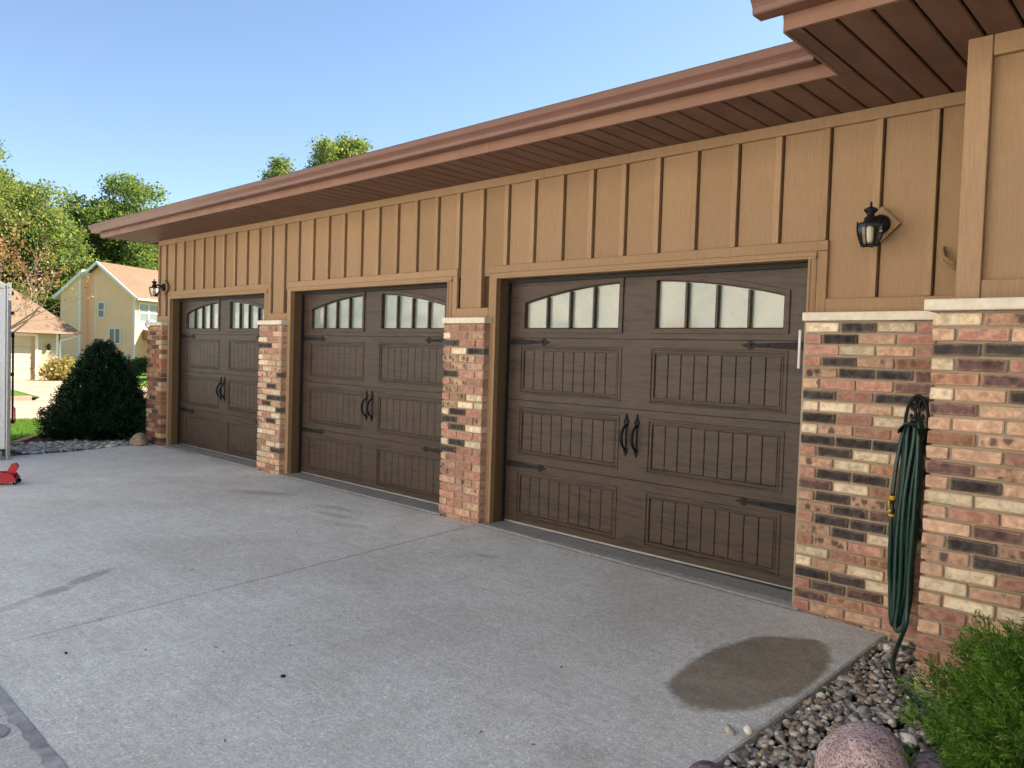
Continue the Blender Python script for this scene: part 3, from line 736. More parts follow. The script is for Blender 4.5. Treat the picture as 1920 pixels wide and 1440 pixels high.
hk = MB(); pts = [(9.80, -.02, 2.03), (9.805, -.05, 2.012), (9.815, -.062, 1.985), (9.835, -.066, 1.965), (9.86, -.06, 1.952), (9.88, -.04, 1.945), (9.885, -.001, 1.945)]
hk.tube(pts, .008, 6); hk.tube([(x+.002, y-.004, z-.03) for x, y, z in pts], .008, 6); hk.box(9.793, 9.803, -.03, 0, 1.99, 2.045); hk.build('hook_bracket', 'trim_tan', H)

# ------------------------------------------------------------------ wall lanterns
m = NM('lantern_glass', .03, .5)
tr = m.n('ShaderNodeBsdfTransparent'); tr.inputs[0].default_value = (.93, .94, .92, 1); gl = m.n('ShaderNodeBsdfGlossy'); gl.inputs['Roughness'].default_value = .05
fr = m.n('ShaderNodeFresnel'); fr.inputs[0].default_value = 1.7
mx = m.n('ShaderNodeMixShader'); m.l(fr.outputs[0], mx.inputs[0]); m.l(tr.outputs[0], mx.inputs[1]); m.l(gl.outputs[0], mx.inputs[2]); m.l(mx.outputs[0], m.t.nodes['Material Output'].inputs[0]); MAT['lantern_glass'] = m.m
simple('lamp_white', (.82, .78, .68), .35, .4)
def lantern(x, label):
    L = tag(empty('wall_lantern', (x, -.02, 2.155)), label, 'lantern', 'lanterns on the garage wall')
    q = .1; MB().prism([(0, -q), (q, 0), (0, q), (-q, 0)], -.022, .0, 'y').build('mount_board', 'trim_tan', L, False, (.012, -.001, .03))
    MB().lathe([(.012, -.062), (.030, -.056), (.048, -.046), (.054, -.034), (.054, -.0235)], (.010, 0, .03), 20, 'y').build('back_plate', 'iron_black', L, True)
    cy = -.155
    mb = MB(); mb.tube([(.010, -.05, .03), (.008, -.085, .048), (.004, -.12, .056), (0, cy, .05)], [.014, .012, .012, .013], 8); mb.build('arm', 'iron_black', L, True)
    # cap: shoulder, neck, flared crown and finial
    MB().lathe([(.066, .0), (.066, .006), (.040, .012), (.032, .024), (.032, .036), (.020, .046), (.019, .058), (.030, .068), (.036, .078), (.034, .084), (.018, .092), (.008, .096), (.005, .102), (.007, .110), (.005, .120), (.001, .127)], (0, cy, .012), 18).build('cap', 'iron_black', L, True)
    top = .014; bot = -.100; rt, rm, rb = .066, .064, .042
    fr = MB(); gl = MB()
    def rad(t): return (1-t)**2*rt+2*t*(1-t)*(rm+.006)+t*t*rb
    ang = [math.pi/6+k*math.pi/3 for k in range(6)]
    for a in ang:
        fr.tube([(rad(t)*math.cos(a), cy+rad(t)*math.sin(a), top+(bot-top)*t) for t in [i/6 for i in range(7)]], .0038, 6)
        fr.lathe([(.001, .016), (.004, .010), (.004, 0)][::-1], (rad(0)*math.cos(a), cy+rad(0)*math.sin(a), top), 6)
        fr.lathe([(.004, 0), (.0045, -.006), (.001, -.010)][::-1], (rad(1)*math.cos(a), cy+rad(1)*math.sin(a), bot), 6)
    for t in (0, 1): fr.tube([(rad(t)*math.cos(a), cy+rad(t)*math.sin(a), top+(bot-top)*t) for a in ang+ang[:1]], .0045, 6)
    fr.build('cage', 'iron_black', L)
    for a, b in zip(ang, ang[1:]+ang[:1]):
        g1 = [((rad(t)-.002)*math.cos(a), cy+(rad(t)-.002)*math.sin(a), top+(bot-top)*t) for t in [i/6 for i in range(7)]]
        g2 = [((rad(t)-.002)*math.cos(b), cy+(rad(t)-.002)*math.sin(b), top+(bot-top)*t) for t in [i/6 for i in range(7)]]
        MB().loops([g1, g2], False).build('pane', 'lantern_glass', L)
    MB().lathe([(.016, 0), (.019, .01), (.019, .075), (.012, .088)], (0, cy, -.085), 12).build('candle_tube', 'lamp_white', L, True)
    MB().lathe([(.030, -.002), (.034, .003)], (0, cy, bot), 12).build('base_plate', 'iron_black', L)
lantern(9.475, 'black carriage lantern on diamond board right of the nearest garage door')
lantern(.02, 'black carriage lantern at the far corner beside the farthest garage door')

# ------------------------------------------------------------------ hose hanger and hose
hg = tag(empty('hose_hanger', (9.745, -.10, 1.10)), 'black oval scrollwork hose hanger on brick wall', 'hanger')
mb = MB(); rx, rz = .056, .150
mb.tube([(rx*math.cos(a), -.030, rz*math.sin(a)) for a in [k*2*math.pi/40 for k in range(41)]], .009, 8, False)
mb.build('rim', 'iron_black', hg, True)
mb = MB()
def scroll(x0, z0, s, k=1):
    return [(x0+s*(1-t)*.9*math.cos(2.2*math.pi*t*k+1.2)*.024, -.030, z0+(1-t)*math.sin(2.2*math.pi*t*k+1.2)*.034) for t in [i/14 for i in range(13)]]
for s in (-1, 1):
    for z0 in (.095, .045, -.02): mb.tube(scroll(s*.022, z0, s), .0078, 6)
    mb.tube([(s*.004, -.03, -.145), (s*.012, -.03, -.06), (s*.004, -.03, .0), (s*.010, -.03, .06), (s*.003, -.03, .145)], .006, 6)
mb.build('scrollwork', 'iron_black', hg, True)
mb = MB()
pts = [(.055*math.cos(a), 0, -.05+.05*math.sin(a)) for a in [math.pi*k/8 for k in range(9)]]
mb.loops([[(x, -.03, z) for x, _, z in pts], [(x, -.165, z+.006) for x, _, z in pts]], False)
mb.build('arm', 'iron_black', hg)
MB().tube([(x*.9, -.166, z+.003) for x, _, z in pts], .005, 6).build('arm_lip', 'iron_black', hg, True)
for s in (-1, 1):
    for z in (.1, -.1): MB().tube([(s*.03, .0, z), (s*.03, -.03, z)], .008, 6).build('standoff', 'iron_black', hg, True)
m = NM('hose_green', .36, .45); p = m.pos(); f = m.noise(p, 30, 3)
m.color(m.ramp(f, [(.3, (.004, .026, .022)), (.7, (.009, .048, .037))])); MAT['hose_green'] = m.m
simple('plastic_yellow', (.50, .33, .015), .4, .4); simple('plastic_black', (.015, .015, .015), .4, .4)
random.seed(8)
hose = tag(empty('garden_hose', (9.74, -.2, .0)), 'coiled dark green garden hose hanging in long loops on the hanger', 'hose')
mb = MB(); RH = .0115
def loop(xt, xb, wt, wb, yt, yb, zb, zt):
    pts = []
    n = 44
    for k in range(n+1):
        a = 2*math.pi*k/n; c, s = math.cos(a), math.sin(a)
        t = (1-c)/2                                   # 0 top, 1 bottom
        tt = t*t*(3-2*t) if t < .999 else 1
        zz = zt+(zb-zt)*t
        wdt = (wt*(1-t)+wb*t)
        sx = math.copysign(abs(s)**.42, s)*wdt
        pts.append((xt+(xb-xt)*t-9.74+sx+.006*math.sin(4*a+xt*190), yt+(yb-yt)*t+.2+.006*math.sin(3*a+xt*60), zz))
    return pts
zts = 1.10
L = [(9.704, 9.684, .020, .024, -.150, -.175, .150, zts), (9.716, 9.688, .026, .030, -.175, -.205, .065, zts+.003), (9.738, 9.712, .026, .024, -.190, -.225, .030, zts+.006), (9.752, 9.722, .032, .028, -.215, -.245, .050, zts+.004),
     (9.772, 9.756, .030, .024, -.170, -.190, .100, zts), (9.784, 9.752, .026, .028, -.235, -.262, .022, zts+.002), (9.780, 9.768, .034, .022, -.210, -.215, .125, zts), (9.730, 9.724, .024, .022, -.150, -.170, .20, zts), (9.765, 9.735, .02, .02, -.25, -.28, .06, zts)]
for a in L[:7]: mb.tube(loop(9.742+(a[0]-9.742)*.82, 9.728+(a[1]-9.728)*.82, a[2]*.85, a[3]*.85, *a[4:]), RH, 8, False)
pts = [(9.785, -.24, 1.12), (9.792, -.255, .9), (9.790, -.262, .6), (9.782, -.262, .35), (9.785, -.275, .18), (9.790, -.30, .08), (9.788, -.36, .03), (9.798, -.47, -.005), (9.822, -.60, -.025), (9.872, -.74, -.03), (9.95, -.88, -.03), (10.06, -1.0, -.03), (10.2, -1.12, -.03)]
def smooth(pts, n=5):
    P = [Vector(p) for p in pts]; P = [P[0]]+P+[P[-1]]; out = []
    for i in range(1, len(P)-2):
        for k in range(n):
            t = k/n; a, b, c, d = P[i-1:i+3]
            out.append(.5*((2*b)+(-a+c)*t+(2*a-5*b+4*c-d)*t*t+(-a+3*b-3*c+d)*t**3))
    return out+[P[-2]]
mb.tube([(p.x-9.74, p.y+.2, p.z) for p in smooth(pts)], RH, 8)
pts = [(9.700, -.17, 1.10), (9.684, -.20, .95), (9.675, -.22, .80), (9.672, -.225, .725)]
mb.tube([(p.x-9.74, p.y+.2, p.z) for p in smooth(pts)], RH, 8)
pts = [(9.672, -.225, .61), (9.671, -.222, .5), (9.672, -.21, .3), (9.69, -.2, .15)]
mb.tube([(p.x-9.74, p.y+.2, p.z) for p in smooth(pts)], RH*.9, 8)
mb.build('hose', 'hose_green', hose, True)
nz = empty('connector', (9.672-9.74, -.025, .665), parent=hose); nz.scale = (.8, .8, .9)
MB().lathe([(.012, -.06), (.018, -.055), (.018, -.02), (.014, -.015), (.014, .02), (.019, .03), (.019, .06), (.012, .066)], (0, 0, 0), 12).build('body', 'plastic_black', nz, True)
MB().lathe([(.0196, .034), (.021, .038), (.021, .056), (.0196, .06)], (0, 0, 0), 12).build('collar', 'plastic_yellow', nz, True)
mb = MB(); mb.box(-.024, -.008, -.022, -.004, .0, .032, .004); mb.build('lever', 'plastic_yellow', nz)
mb = MB(); mb.lathe([(.0185, -.062), (.0195, -.058), (.0195, -.052), (.0185, -.048)], (0, 0, 0), 12); mb.build('ring', 'plastic_yellow', nz, True)
MB().lathe([(.003, -.03), (.010, -.028), (.011, -.02), (.011, -.008)], (-.006, 0, -.028), 10, 'y').build('knob', 'plastic_yellow', nz, True)

# ------------------------------------------------------------------ stones
def ico(sub):
    t = (1+5**.5)/2
    V = [(-1, t, 0), (1, t, 0), (-1, -t, 0), (1, -t, 0), (0, -1, t), (0, 1, t), (0, -1, -t), (0, 1, -t), (t, 0, -1), (t, 0, 1), (-t, 0, -1), (-t, 0, 1)]
    Fs = [(0, 11, 5), (0, 5, 1), (0, 1, 7), (0, 7, 10), (0, 10, 11), (1, 5, 9), (5, 11, 4), (11, 10, 2), (10, 7, 6), (7, 1, 8), (3, 9, 4), (3, 4, 2), (3, 2, 6), (3, 6, 8), (3, 8, 9), (4, 9, 5), (2, 4, 11), (6, 2, 10), (8, 6, 7), (9, 8, 1)]
    V = [Vector(v).normalized() for v in V]
    for _ in range(sub):
        mid = {}; nf = []
        def md(a, b):
            k = (min(a, b), max(a, b))
            if k not in mid: mid[k] = len(V); V.append(((V[a]+V[b])/2).normalized())
            return mid[k]
        for a, b, c in Fs:
            x, y, z = md(a, b), md(b, c), md(c, a); nf += [(a, x, z), (b, y, x), (c, z, y), (x, y, z)]
        Fs = nf
    return np.array([tuple(v) for v in V]), np.array(Fs)
ICO1, ICO2 = ico(1), ico(2)
def rotm(rg, n, tilt=1.):
    a = rg.uniform(0, 2*np.pi, n); b = rg.normal(0, .35*tilt, n); c = rg.normal(0, .35*tilt, n)
    ca, sa, cb, sb, cc, sc = np.cos(a), np.sin(a), np.cos(b), np.sin(b), np.cos(c), np.sin(c); z = np.zeros(n); o = np.ones(n)
    Rz = np.array([[ca, -sa, z], [sa, ca, z], [z, z, o]]).transpose(2, 0, 1); Rx = np.array([[o, z, z], [z, cb, -sb], [z, sb, cb]]).transpose(2, 0, 1); Ry = np.array([[cc, z, sc], [z, o, z], [-sc, z, cc]]).transpose(2, 0, 1)
    return Rx@Ry@Rz
def stones(name, P, size, mat, seed, tilt=1., flat=(.38, .66)):
    rg = np.random.default_rng(seed); n = len(P); V0, F0 = ICO1
    S = np.stack([size*rg.uniform(.8, 1.35, n), size*rg.uniform(.6, .95, n), size*rg.uniform(*flat, n)], 1)
    V = V0[None]*(1+.10*rg.normal(size=(n, len(V0), 1)))
    V = np.einsum('nij,nvj->nvi', rotm(rg, n, tilt), V*S[:, None, :])+P[:, None, :]
    Fq = (F0[None]+np.arange(n)[:, None, None]*len(V0)).reshape(-1, 3)
    me = npmesh(name, V.reshape(-1, 3), Fq); o = link(name, me, mat, None, True)
    return o
def bed_z(x): return -.085+.05*min(1, max(0, (x-9.66)/.45))
rg = np.random.default_rng(3)
def bedpoints(n, dz, amp):
    P = []
    while len(P) < n:
        x = rg.uniform(9.655, 11.3); y = rg.uniform(-2.72, -.105)
        if x > 9.965 and y > -.81: continue
        if x > 10.75 and rg.random() < .5: continue
        P.append((x, y, bed_z(x)+dz+rg.uniform(-amp, amp)))
    return np.array(P)
P = np.concatenate([bedpoints(1500, -.022, .006), bedpoints(4300, -.004, .010)])
sz = rg.choice([.011, .014, .0175, .022, .027], len(P), p=[.28, .34, .22, .11, .05])
stuff(stones('river_stones', P, sz, 'river_stone', 4), 'mixed grey and tan river stones beside the driveway', 'gravel')
struct(sheet('bed_soil', [(9.64, -2.72), (11.5, -2.72), (11.5, -.05), (9.64, -.05)], -.115, 'soil'))
def boulder(name, loc, r, mat, label, seed, flat=1.):
    rg = np.random.default_rng(seed); V, Fq = ico(4); V = V.copy()
    d = np.zeros(len(V))
    for _ in range(26):
        n = rg.normal(size=3); n /= np.linalg.norm(n); w = rg.uniform(1.0, 3.6); d += rg.normal(0, .022)*np.sin(V@n*w+rg.uniform(0, 6))
    for _ in range(9):
        n = rg.normal(size=3); n /= np.linalg.norm(n); h = rg.uniform(.78, .92); t = V@n; d -= np.where(t > h, (t-h)*.35, 0)
    V = V*(1+d)[:, None]*np.array(r)*np.array([1, 1, flat])
    o = link(name, npmesh(name, V, Fq), mat, None, True, loc); o.rotation_euler = (0, 0, seed)
    return tag(o, label, 'rock')
boulder('boulder', (10.082, -1.80, -.005), (.158, .15, .150), 'granite_pink', 'speckled pink granite boulder on the river stones', 3)
boulder('boulder', (10.285, -1.66, -.03), (.115, .10, .11), 'stone_purple', 'dull purple rock tucked between pink boulder and evergreen shrub', 5)
boulder('boulder', (10.25, -1.95, -.05), (.10, .09, .09), 'stone_purple', 'smaller purple grey rock in front of the shrub at the bottom edge', 6)
boulder('boulder', (9.665, -2.13, -.075), (.095, .08, .05), 'stone_purple', 'flat dark purple rock at the driveway edge in the foreground', 8)
boulder('boulder', (-.14, -.30, .02), (.17, .125, .135), 'stone_tan', 'rounded tan rock at the foot of the farthest brick pier', 9, .8)
for x, y, s, mt, lb in ((9.575, -1.775, .023, 'pale_stone', 'small grey brown pebble lying alone on the driveway near the bed'), (9.622, -1.715, .025, 'lamp_white', 'small white pebble on the driveway beside the stone bed')):
    o = stones('pebble', np.array([(x, y, drive_z(x)+s*.5)]), np.array([s]), mt, int(x*100)); tag(o, lb, 'pebble')
o = boulder('clod', (7.985, -2.80, drive_z(8)+.004), (.011, .009, .008), 'rubber_black', 'dark crumb of dirt in the middle of the foreground concrete', 4); o['category'] = 'dirt'
o = boulder('clod', (7.13, -3.40, drive_z(7)+.003), (.007, .007, .006), 'rubber_black', 'tiny dark crumb of dirt near the left foreground joint', 2); o['category'] = 'dirt'
# scattered dry leaves and twigs on the concrete
rg = np.random.default_rng(21); V = []; Fq = []
for i in range(150):
    if i < 90: x, y = rg.uniform(5.0, 6.9), rg.normal(-.75, .28)
    else: x, y = rg.uniform(2, 9.6), rg.uniform(-3.6, -.2)
    if y > -.16: continue
    a = rg.uniform(0, 6.28); l = rg.uniform(.006, .02); w = l*rg.uniform(.15, .4); z = drive_z(x)+.003; b = len(V)
    for du, dv, h in ((-l, 0, 0), (0, -w, .002), (l, 0, .003), (0, w, .002)): V.append((x+du*math.cos(a)-dv*math.sin(a), y+du*math.sin(a)+dv*math.cos(a), z+h))
    Fq.append((b, b+1, b+2, b+3))
stuff(link('leaf_litter', npmesh('leaf_litter', np.array(V), np.array(Fq)), 'leaf_dry'), 'dry leaf crumbs and twigs scattered on the concrete', 'leaf litter')

# ------------------------------------------------------------------ left bed: pale stones, edging, mulch, evergreen
rg = np.random.default_rng(14); P = []
while len(P) < 1100:
    y = rg.uniform(-1.75, .1); x = rg.uniform(-1.7, .3)
    edge = -.18+.27*min(1, max(0, (-y-.1)/1.7)); front = edge-.02; back = edge-.62-.5*min(1, max(0, (-y)/1.6))
    if y > -1.75 and back < x < front: P.append((x, y, -.035+rg.uniform(-.01, .018)))
P = np.array(P); stuff(stones('bed_stones', P, rg.uniform(.022, .045, len(P)), 'pale_stone', 6), 'pale landscaping stones in the bed around the dark evergreen', 'gravel')
struct(sheet('mulch', [(.12, -1.85), (-.25, -1.93), (-.75, -1.75), (-1.3, -1.35), (-1.9, -.95), (-2.3, -.2), (-2.3, 1.3), (-.3, 1.3), (-.22, -.05)], -.03, 'soil'))
simple('edging_pink', (.36, .20, .155), .9, .15, 0, .2, 20)
ed = tag(empty('bed_edging'), 'curved row of pinkish edging bricks at the lawn side of the far bed', 'edging')
pts = smooth([(.22, -1.93, 0), (-.25, -1.97, 0), (-.8, -1.80, 0), (-1.35, -1.40, 0), (-1.95, -1.0, 0), (-2.4, -.2, 0), (-2.4, 1.2, 0)], 6)
for a, b in zip(pts, pts[1:]):
    d = b-a; o = MB().box(-d.length/2+.006, d.length/2-.006, -.05, .05, -.06, .03, .008).build('edging_brick', 'edging_pink', ed, False, ((a.x+b.x)/2, (a.y+b.y)/2, -.03)); o.rotation_euler = (0, 0, math.atan2(d.y, d.x))

def quads_from(cent, nrm_dirs, up_dirs, ln, wd):
    """one diamond-shaped leaf per row"""
    n = len(cent); a = nrm_dirs*ln[:, None]; b = up_dirs*wd[:, None]
    V = np.stack([cent-a, cent-b, cent+a, cent+b], 1).reshape(-1, 3); Fq = np.arange(4*n).reshape(n, 4); return V, Fq
def unit(v): return v/np.maximum(1e-9, np.linalg.norm(v, axis=1, keepdims=True))
def rand_dirs(rg, n): return unit(rg.normal(size=(n, 3)))
# yew cone
yew = tag(empty('evergreen_shrub', (-1.32, -.38, -.03)), 'dark conical evergreen shrub beside the farthest brick pier', 'shrub')
rg = np.random.default_rng(31); cl = []
def yew_r(z):
    t = z/1.42; return .80*(1-t)**.72*(.74+.26*min(1, t*6+.25)) if t < 1 else 0
shoots = []
while len(shoots) < 3900:
    z = rg.uniform(0.02, 1.40)**1.0; a = rg.uniform(0, 2*np.pi); r = yew_r(z)
    if rg.random() > r/.86+.06: continue
    lump = 1+.07*np.sin(3*a+4*z)+.06*np.sin(7*a-9*z)+.05*np.sin(11*a+17*z)
    rr = r*lump*rg.uniform(.72, 1.03)
    shoots.append((rr*np.cos(a), rr*np.sin(a), z*1.0, a))
shoots = np.array(shoots)
outd = unit(np.stack([np.cos(shoots[:, 3]), np.sin(shoots[:, 3]), rg.uniform(.3, 1.4, len(shoots))], 1)+rg.normal(0, .3, (len(shoots), 3)))
Vs = []; Fs = []; K = 15
for k in range(K):
    t = k/(K-1); c = shoots[:, :3]+outd*(.13*t-.04); d = unit(rand_dirs(rg, len(shoots))*.9+outd*.7)
    u = unit(np.cross(d, rand_dirs(rg, len(shoots)))); v, f = quads_from(c+d*.02, d, u, np.full(len(c), .026*(1.15-.4*t)), np.full(len(c), .0075)); Fs.append(f+sum(len(q) for q in Vs)); Vs.append(v)
link('foliage', npmesh('foliage', np.concatenate(Vs), np.concatenate(Fs)), 'leaf_yew', yew)
mb = MB(); random.seed(3)
mb.tube([(0, 0, -.1), (0, 0, .5), (.02, 0, 1.25)], [.05, .04, .012], 7)
for k in range(60):
    a = random.uniform(0, 6.28); z = random.uniform(.1, 1.1); r = yew_r(z)*.85; mb.tube([(0, 0, z*.7), (r*.5*math.cos(a), r*.5*math.sin(a), z*.85), (r*math.cos(a), r*math.sin(a), z)], [.014, .01, .004], 5)
mb.build('stem', 'bark', yew)
V, Fq = ICO2; core = np.stack([V[:, 0]*.60, V[:, 1]*.60, V[:, 2]*.52+.50], 1); core[:, :2] *= np.clip((1.15-core[:, 2:3])/.9, .15, 1)
link('inner_foliage', npmesh('inner_foliage', core, Fq), 'leaf_yew', yew)
# soft-needled evergreen at the right corner: fans of feathery sprays
jun = tag(empty('feathery_shrub', (10.70, -1.48, -.05)), 'bright green feathery evergreen shrub in the bottom right corner', 'shrub')
rg = np.random.default_rng(41); Vs = []; Fs = []; off = 0
def spray(p0, d, L, n_side):
    """flat fan: a rachis with alternating leaflets that carry scale pairs"""
    side = np.cross(d, rg.normal(size=3)); side /= np.linalg.norm(side); nrm = np.cross(d, side)
    segs = [(p0, p0+d*L, .0022)]
    for k in range(n_side):
        t = .18+.8*k/n_side; s = 1 if k % 2 else -1
        q = p0+d*L*t+nrm*(-.02*t*t); l2 = L*(.46*(1-t)+.10)*rg.uniform(.75, 1.15); dd = d*.80+side*s*.62+nrm*rg.normal(0, .12); dd /= np.linalg.norm(dd)
        segs.append((q, q+dd*l2, .0028))
        for j in range(4):
            tt = .3+.18*j; s2 = 1 if j % 2 else -1
            sd = np.cross(dd, nrm); e = dd*.85+sd*s2*.6+nrm*rg.normal(0, .15); e /= np.linalg.norm(e); q2 = q+dd*l2*tt; segs.append((q2, q2+e*l2*.40, .0022))
    return segs
S = []
for i in range(1700):
    a = rg.uniform(0, 2*np.pi); ph = rg.uniform(.02, 1.45); o = np.array([math.cos(a)*math.cos(ph), math.sin(a)*math.cos(ph), math.sin(ph)])
    lump = 1+.13*math.sin(4*a+5*ph)+.09*math.sin(9*a-7*ph)
    rr = rg.uniform(.50, .98)*lump
    p0 = np.array([o[0]*.47*rr, o[1]*.47*rr, .05+o[2]*.50*rr]); d = o*np.array([1, 1, .55])+np.array([0, 0, .42])+rg.normal(0, .28, 3); d /= np.linalg.norm(d)
    S += spray(p0, d, rg.uniform(.10, .17), 11)
A = np.array([s[0] for s in S]); B = np.array([s[1] for s in S]); Wd = np.array([s[2] for s in S])*1.15
D = B-A; side = unit(np.cross(D, rand_dirs(rg, len(D)))); side2 = unit(np.cross(D, side))
V = np.stack([A, A+D*.45+side*Wd[:, None], B, A+D*.45-side*Wd[:, None]], 1).reshape(-1, 3); V2 = np.stack([A, A+D*.45+side2*Wd[:, None], B, A+D*.45-side2*Wd[:, None]], 1).reshape(-1, 3)
Fq = np.arange(len(V)).reshape(-1, 4); link('foliage', npmesh('foliage', np.concatenate([V, V2]), np.concatenate([Fq, Fq+len(V)])), 'leaf_juniper', jun)
mb = MB(); random.seed(4)
for k in range(46):
    a = random.uniform(0, 6.28); e = random.uniform(.15, 1.4); r = .42
    mb.tube([(0, 0, -.04), (r*.4*math.cos(a)*math.cos(e), r*.4*math.sin(a)*math.cos(e), .1+r*.3*math.sin(e)), (r*math.cos(a)*math.cos(e), r*math.sin(a)*math.cos(e), .08+r*math.sin(e))], [.012, .007, .003], 5)
mb.build('stem', 'bark', jun)
V, Fq = ICO2; link('inner_foliage', npmesh('inner_foliage', np.stack([V[:, 0]*.17, V[:, 1]*.17, V[:, 2]*.16+.12], 1), Fq), 'leaf_yew', jun)

# lawn blades where the lawn can be told from the bare sheet
rg = np.random.default_rng(51); n = 42000
x = rg.uniform(-5.35, -.6, n); y = rg.uniform(-1.9, 2.6, n)
k = ~((x > -2.35-.0*y) & (y > -1.0) | (x > -1.5) & (y > -1.55) | (x > -.7) & (y > -1.95)); x, y = x[k], y[k]; n = len(x)
z = np.array([terrain(q) for q in x])-.04; a = rg.uniform(0, 6.28, n); h = rg.uniform(.03, .065, n); w = .004
dx, dy = np.cos(a)*w, np.sin(a)*w; lx, ly = rg.normal(0, .02, n), rg.normal(0, .02, n)
V = np.stack([np.stack([x-dx, y-dy, z], 1), np.stack([x+dx, y+dy, z], 1), np.stack([x+lx, y+ly, z+h], 1)], 1).reshape(-1, 3)
stuff(link('grass', npmesh('grass', V, np.arange(3*n).reshape(-1, 3)), 'grass_blade'), 'short green lawn grass between the far bed and the street', 'grass')

# ------------------------------------------------------------------ white storage container and red floor jack at the left edge
simple('container_white', (.84, .85, .86), .45, .35, 0, .05, 3); simple('container_red', (.55, .03, .025), .45, .35); simple('galvanised', (.42, .42, .41), .45, .5, .6, .15, 30)
ct = tag(empty('storage_container', (.50, -1.99, -.02)), 'white storage container with red stripe cut by the left edge', 'container')
def cp(nm, x0, x1, y0, y1, z0, z1, mat, c=.004): return MB().box(x0, x1, y0, y1, z0, z1, c).build(nm, mat, ct)
cp('wall_panel', -4.4, -.03, -2.3, -.05, .12, 2.04, 'container_white', .01)
cp('red_stripe', -.0305, -.024, -2.22, -.12, .10, .165, 'container_red', .001)
cp('base_rail', -4.4, 0, -2.32, -.09, .0, .10, 'galvanised', .006)
for y0, y1 in ((-.049, -.006), (-2.34, -2.302)): cp('corner_post', -.06, .004, y0, y1, .0, 2.07, 'galvanised', .005)
cp('top_rail', -4.4, 0, -2.264, -.076, 2.0, 2.066, 'galvanised', .006)
for k in range(26): MB().lathe([(.012, .0), (.012, .004), (.004, .006)], (.004, -.028, .1+k*.077), 8, 'x').build('rivet', 'galvanised', ct)
MB().tube([(-.02, .018, .42), (-.02, .018, 1.5)], .012, 8).build('lock_rod', 'iron_black', ct, True)
for z in (.45, 1.0, 1.46, 1.72, 1.95): cp('hinge', -.05, .0, -.005, .03 if z < 1.6 else .02, z-.02, z+.02, 'iron_black')
MB().tube([(-.02, .02, .62), (-.02, .04, .60), (-.02, .042, .45), (-.02, .03, .42)], .009, 6).build('lock_handle', 'container_red', ct, True)

simple('jack_red', (.42, .012, .022), .35, .45, 0, .15, 20)
jk = tag(empty('floor_jack', (2.23, -2.52, drive_z(2))), 'low red trolley jack on the concrete at the left edge', 'jack'); jk.rotation_euler = (0, 0, math.radians(62)); jk.scale = (.85, .85, .85)
# local x: + towards the handle end
side = [(-.52, .035), (-.50, .075), (-.30, .095), (-.05, .135), (.10, .14), (.16, .12), (.20, .06), (.14, .03), (-.2, .03)]
for y in (-.10, .075): MB().prism(side, y, y+.022, 'y').build('side_plate', 'jack_red', jk)
MB().box(-.30, .12, -.076, .0745, .04, .06, .004).build('bed_plate', 'jack_red', jk)
MB().prism([(-.47, .10), (-.43, .14), (-.10, .165), (.02, .13), (.02, .09), (-.40, .085)], -.035, .035, 'y').build('lift_arm', 'jack_red', jk)
MB().lathe([(.02, .0), (.055, .006), (.055, .022), (.045, .024)], (-.44, 0, .14), 16).build('saddle', 'iron_black', jk)
MB().prism([(.06, .10), (.10, .165), (.135, .235), (.175, .245), (.20, .20), (.165, .12), (.12, .08)], -.032, .032, 'y').build('handle_socket', 'jack_red', jk)
for y in (-.13, .105): MB().lathe([(.015, 0), (.038, .004), (.038, .022), (.015, .026)], (-.46, y, .038), 14, 'y').build('front_wheel', 'iron_black', jk)
for y in (-.085, .065): MB().lathe([(.008, 0), (.026, .003), (.026, .018), (.008, .021)], (.185, y, .027), 12, 'y').build('caster', 'iron_black', jk)
for y in (-.085, .07): MB().tube([(.185, y+.01, .027), (.17, y+.01, .08)], .012, 6).build('caster_fork', 'galvanised', jk)

# ------------------------------------------------------------------ neighbour's garage across the street
simple('nb_cream', (.50, .42, .26), .7, .2, 0, .05, 4); simple('nb_door', (.52, .45, .30), .6, .25, 0, .04, 3); simple('nb_white', (.78, .77, .73), .6, .25, 0, .04, 3)
def shingle(key, a, b):
    m = NM(key, .92, .1); p = m.pos(); f = m.noise(m.scale(p, (3, 3, 9)), 2, 5, .75); f2 = m.noise(p, .5, 2)
    m.color(m.mix(m.ramp(f2, [(.3, 0), (.7, .4)]), m.ramp(f, [(.3, a), (.7, b)]), tuple(q*.85 for q in a))); MAT[key] = m.m
shingle('nb_roof', (.155, .105, .072), (.25, .17, .115))
simple('glass_dark', (.035, .045, .05), .08, .6)
simple('glass_sky', (.16, .20, .20), .08, .6)
NZ = -.49
ng = tag(empty('neighbour_garage', (-30.3, 7.5, NZ), math.radians(20)), 'cream garage with tan hipped roof and panelled door across the street', 'building')
# local x out towards us, local y to the right of the picture
def P(nm, x0, x1, y0, y1, z0, z1, mat, root, c=0): return MB().box(x0, x1, y0, y1, z0, z1, c).build(nm, mat, root)
DZ = 2.06
mb = MB(); mb.box(-7, 0, -1.12, 0, 0, 2.28); mb.box(-7, 0, -6.05, -1.12, DZ, 2.28); mb.box(-7, 0, -9, -6.05, 0, 2.28); mb.build('wall', 'nb_cream', ng)
for k in range(16): P('clapboard', .001, .018, -1.0, -.1, .06+k*.125, .06+k*.125+.115, 'nb_cream', ng)
P('corner_board', .0, .03, -.1, .03, 0, 2.28, 'nb_white', ng); P('door_casing', 0.001, .03, -1.12, -1.0, 0, DZ+.1, 'nb_white', ng); P('door_casing', 0.001, .031, -6.05, -1.121, DZ+.001, DZ+.12, 'nb_white', ng)
P('garage_door', -.16, -.12, -6.05, -1.12, 0.0, DZ, 'nb_door', ng)
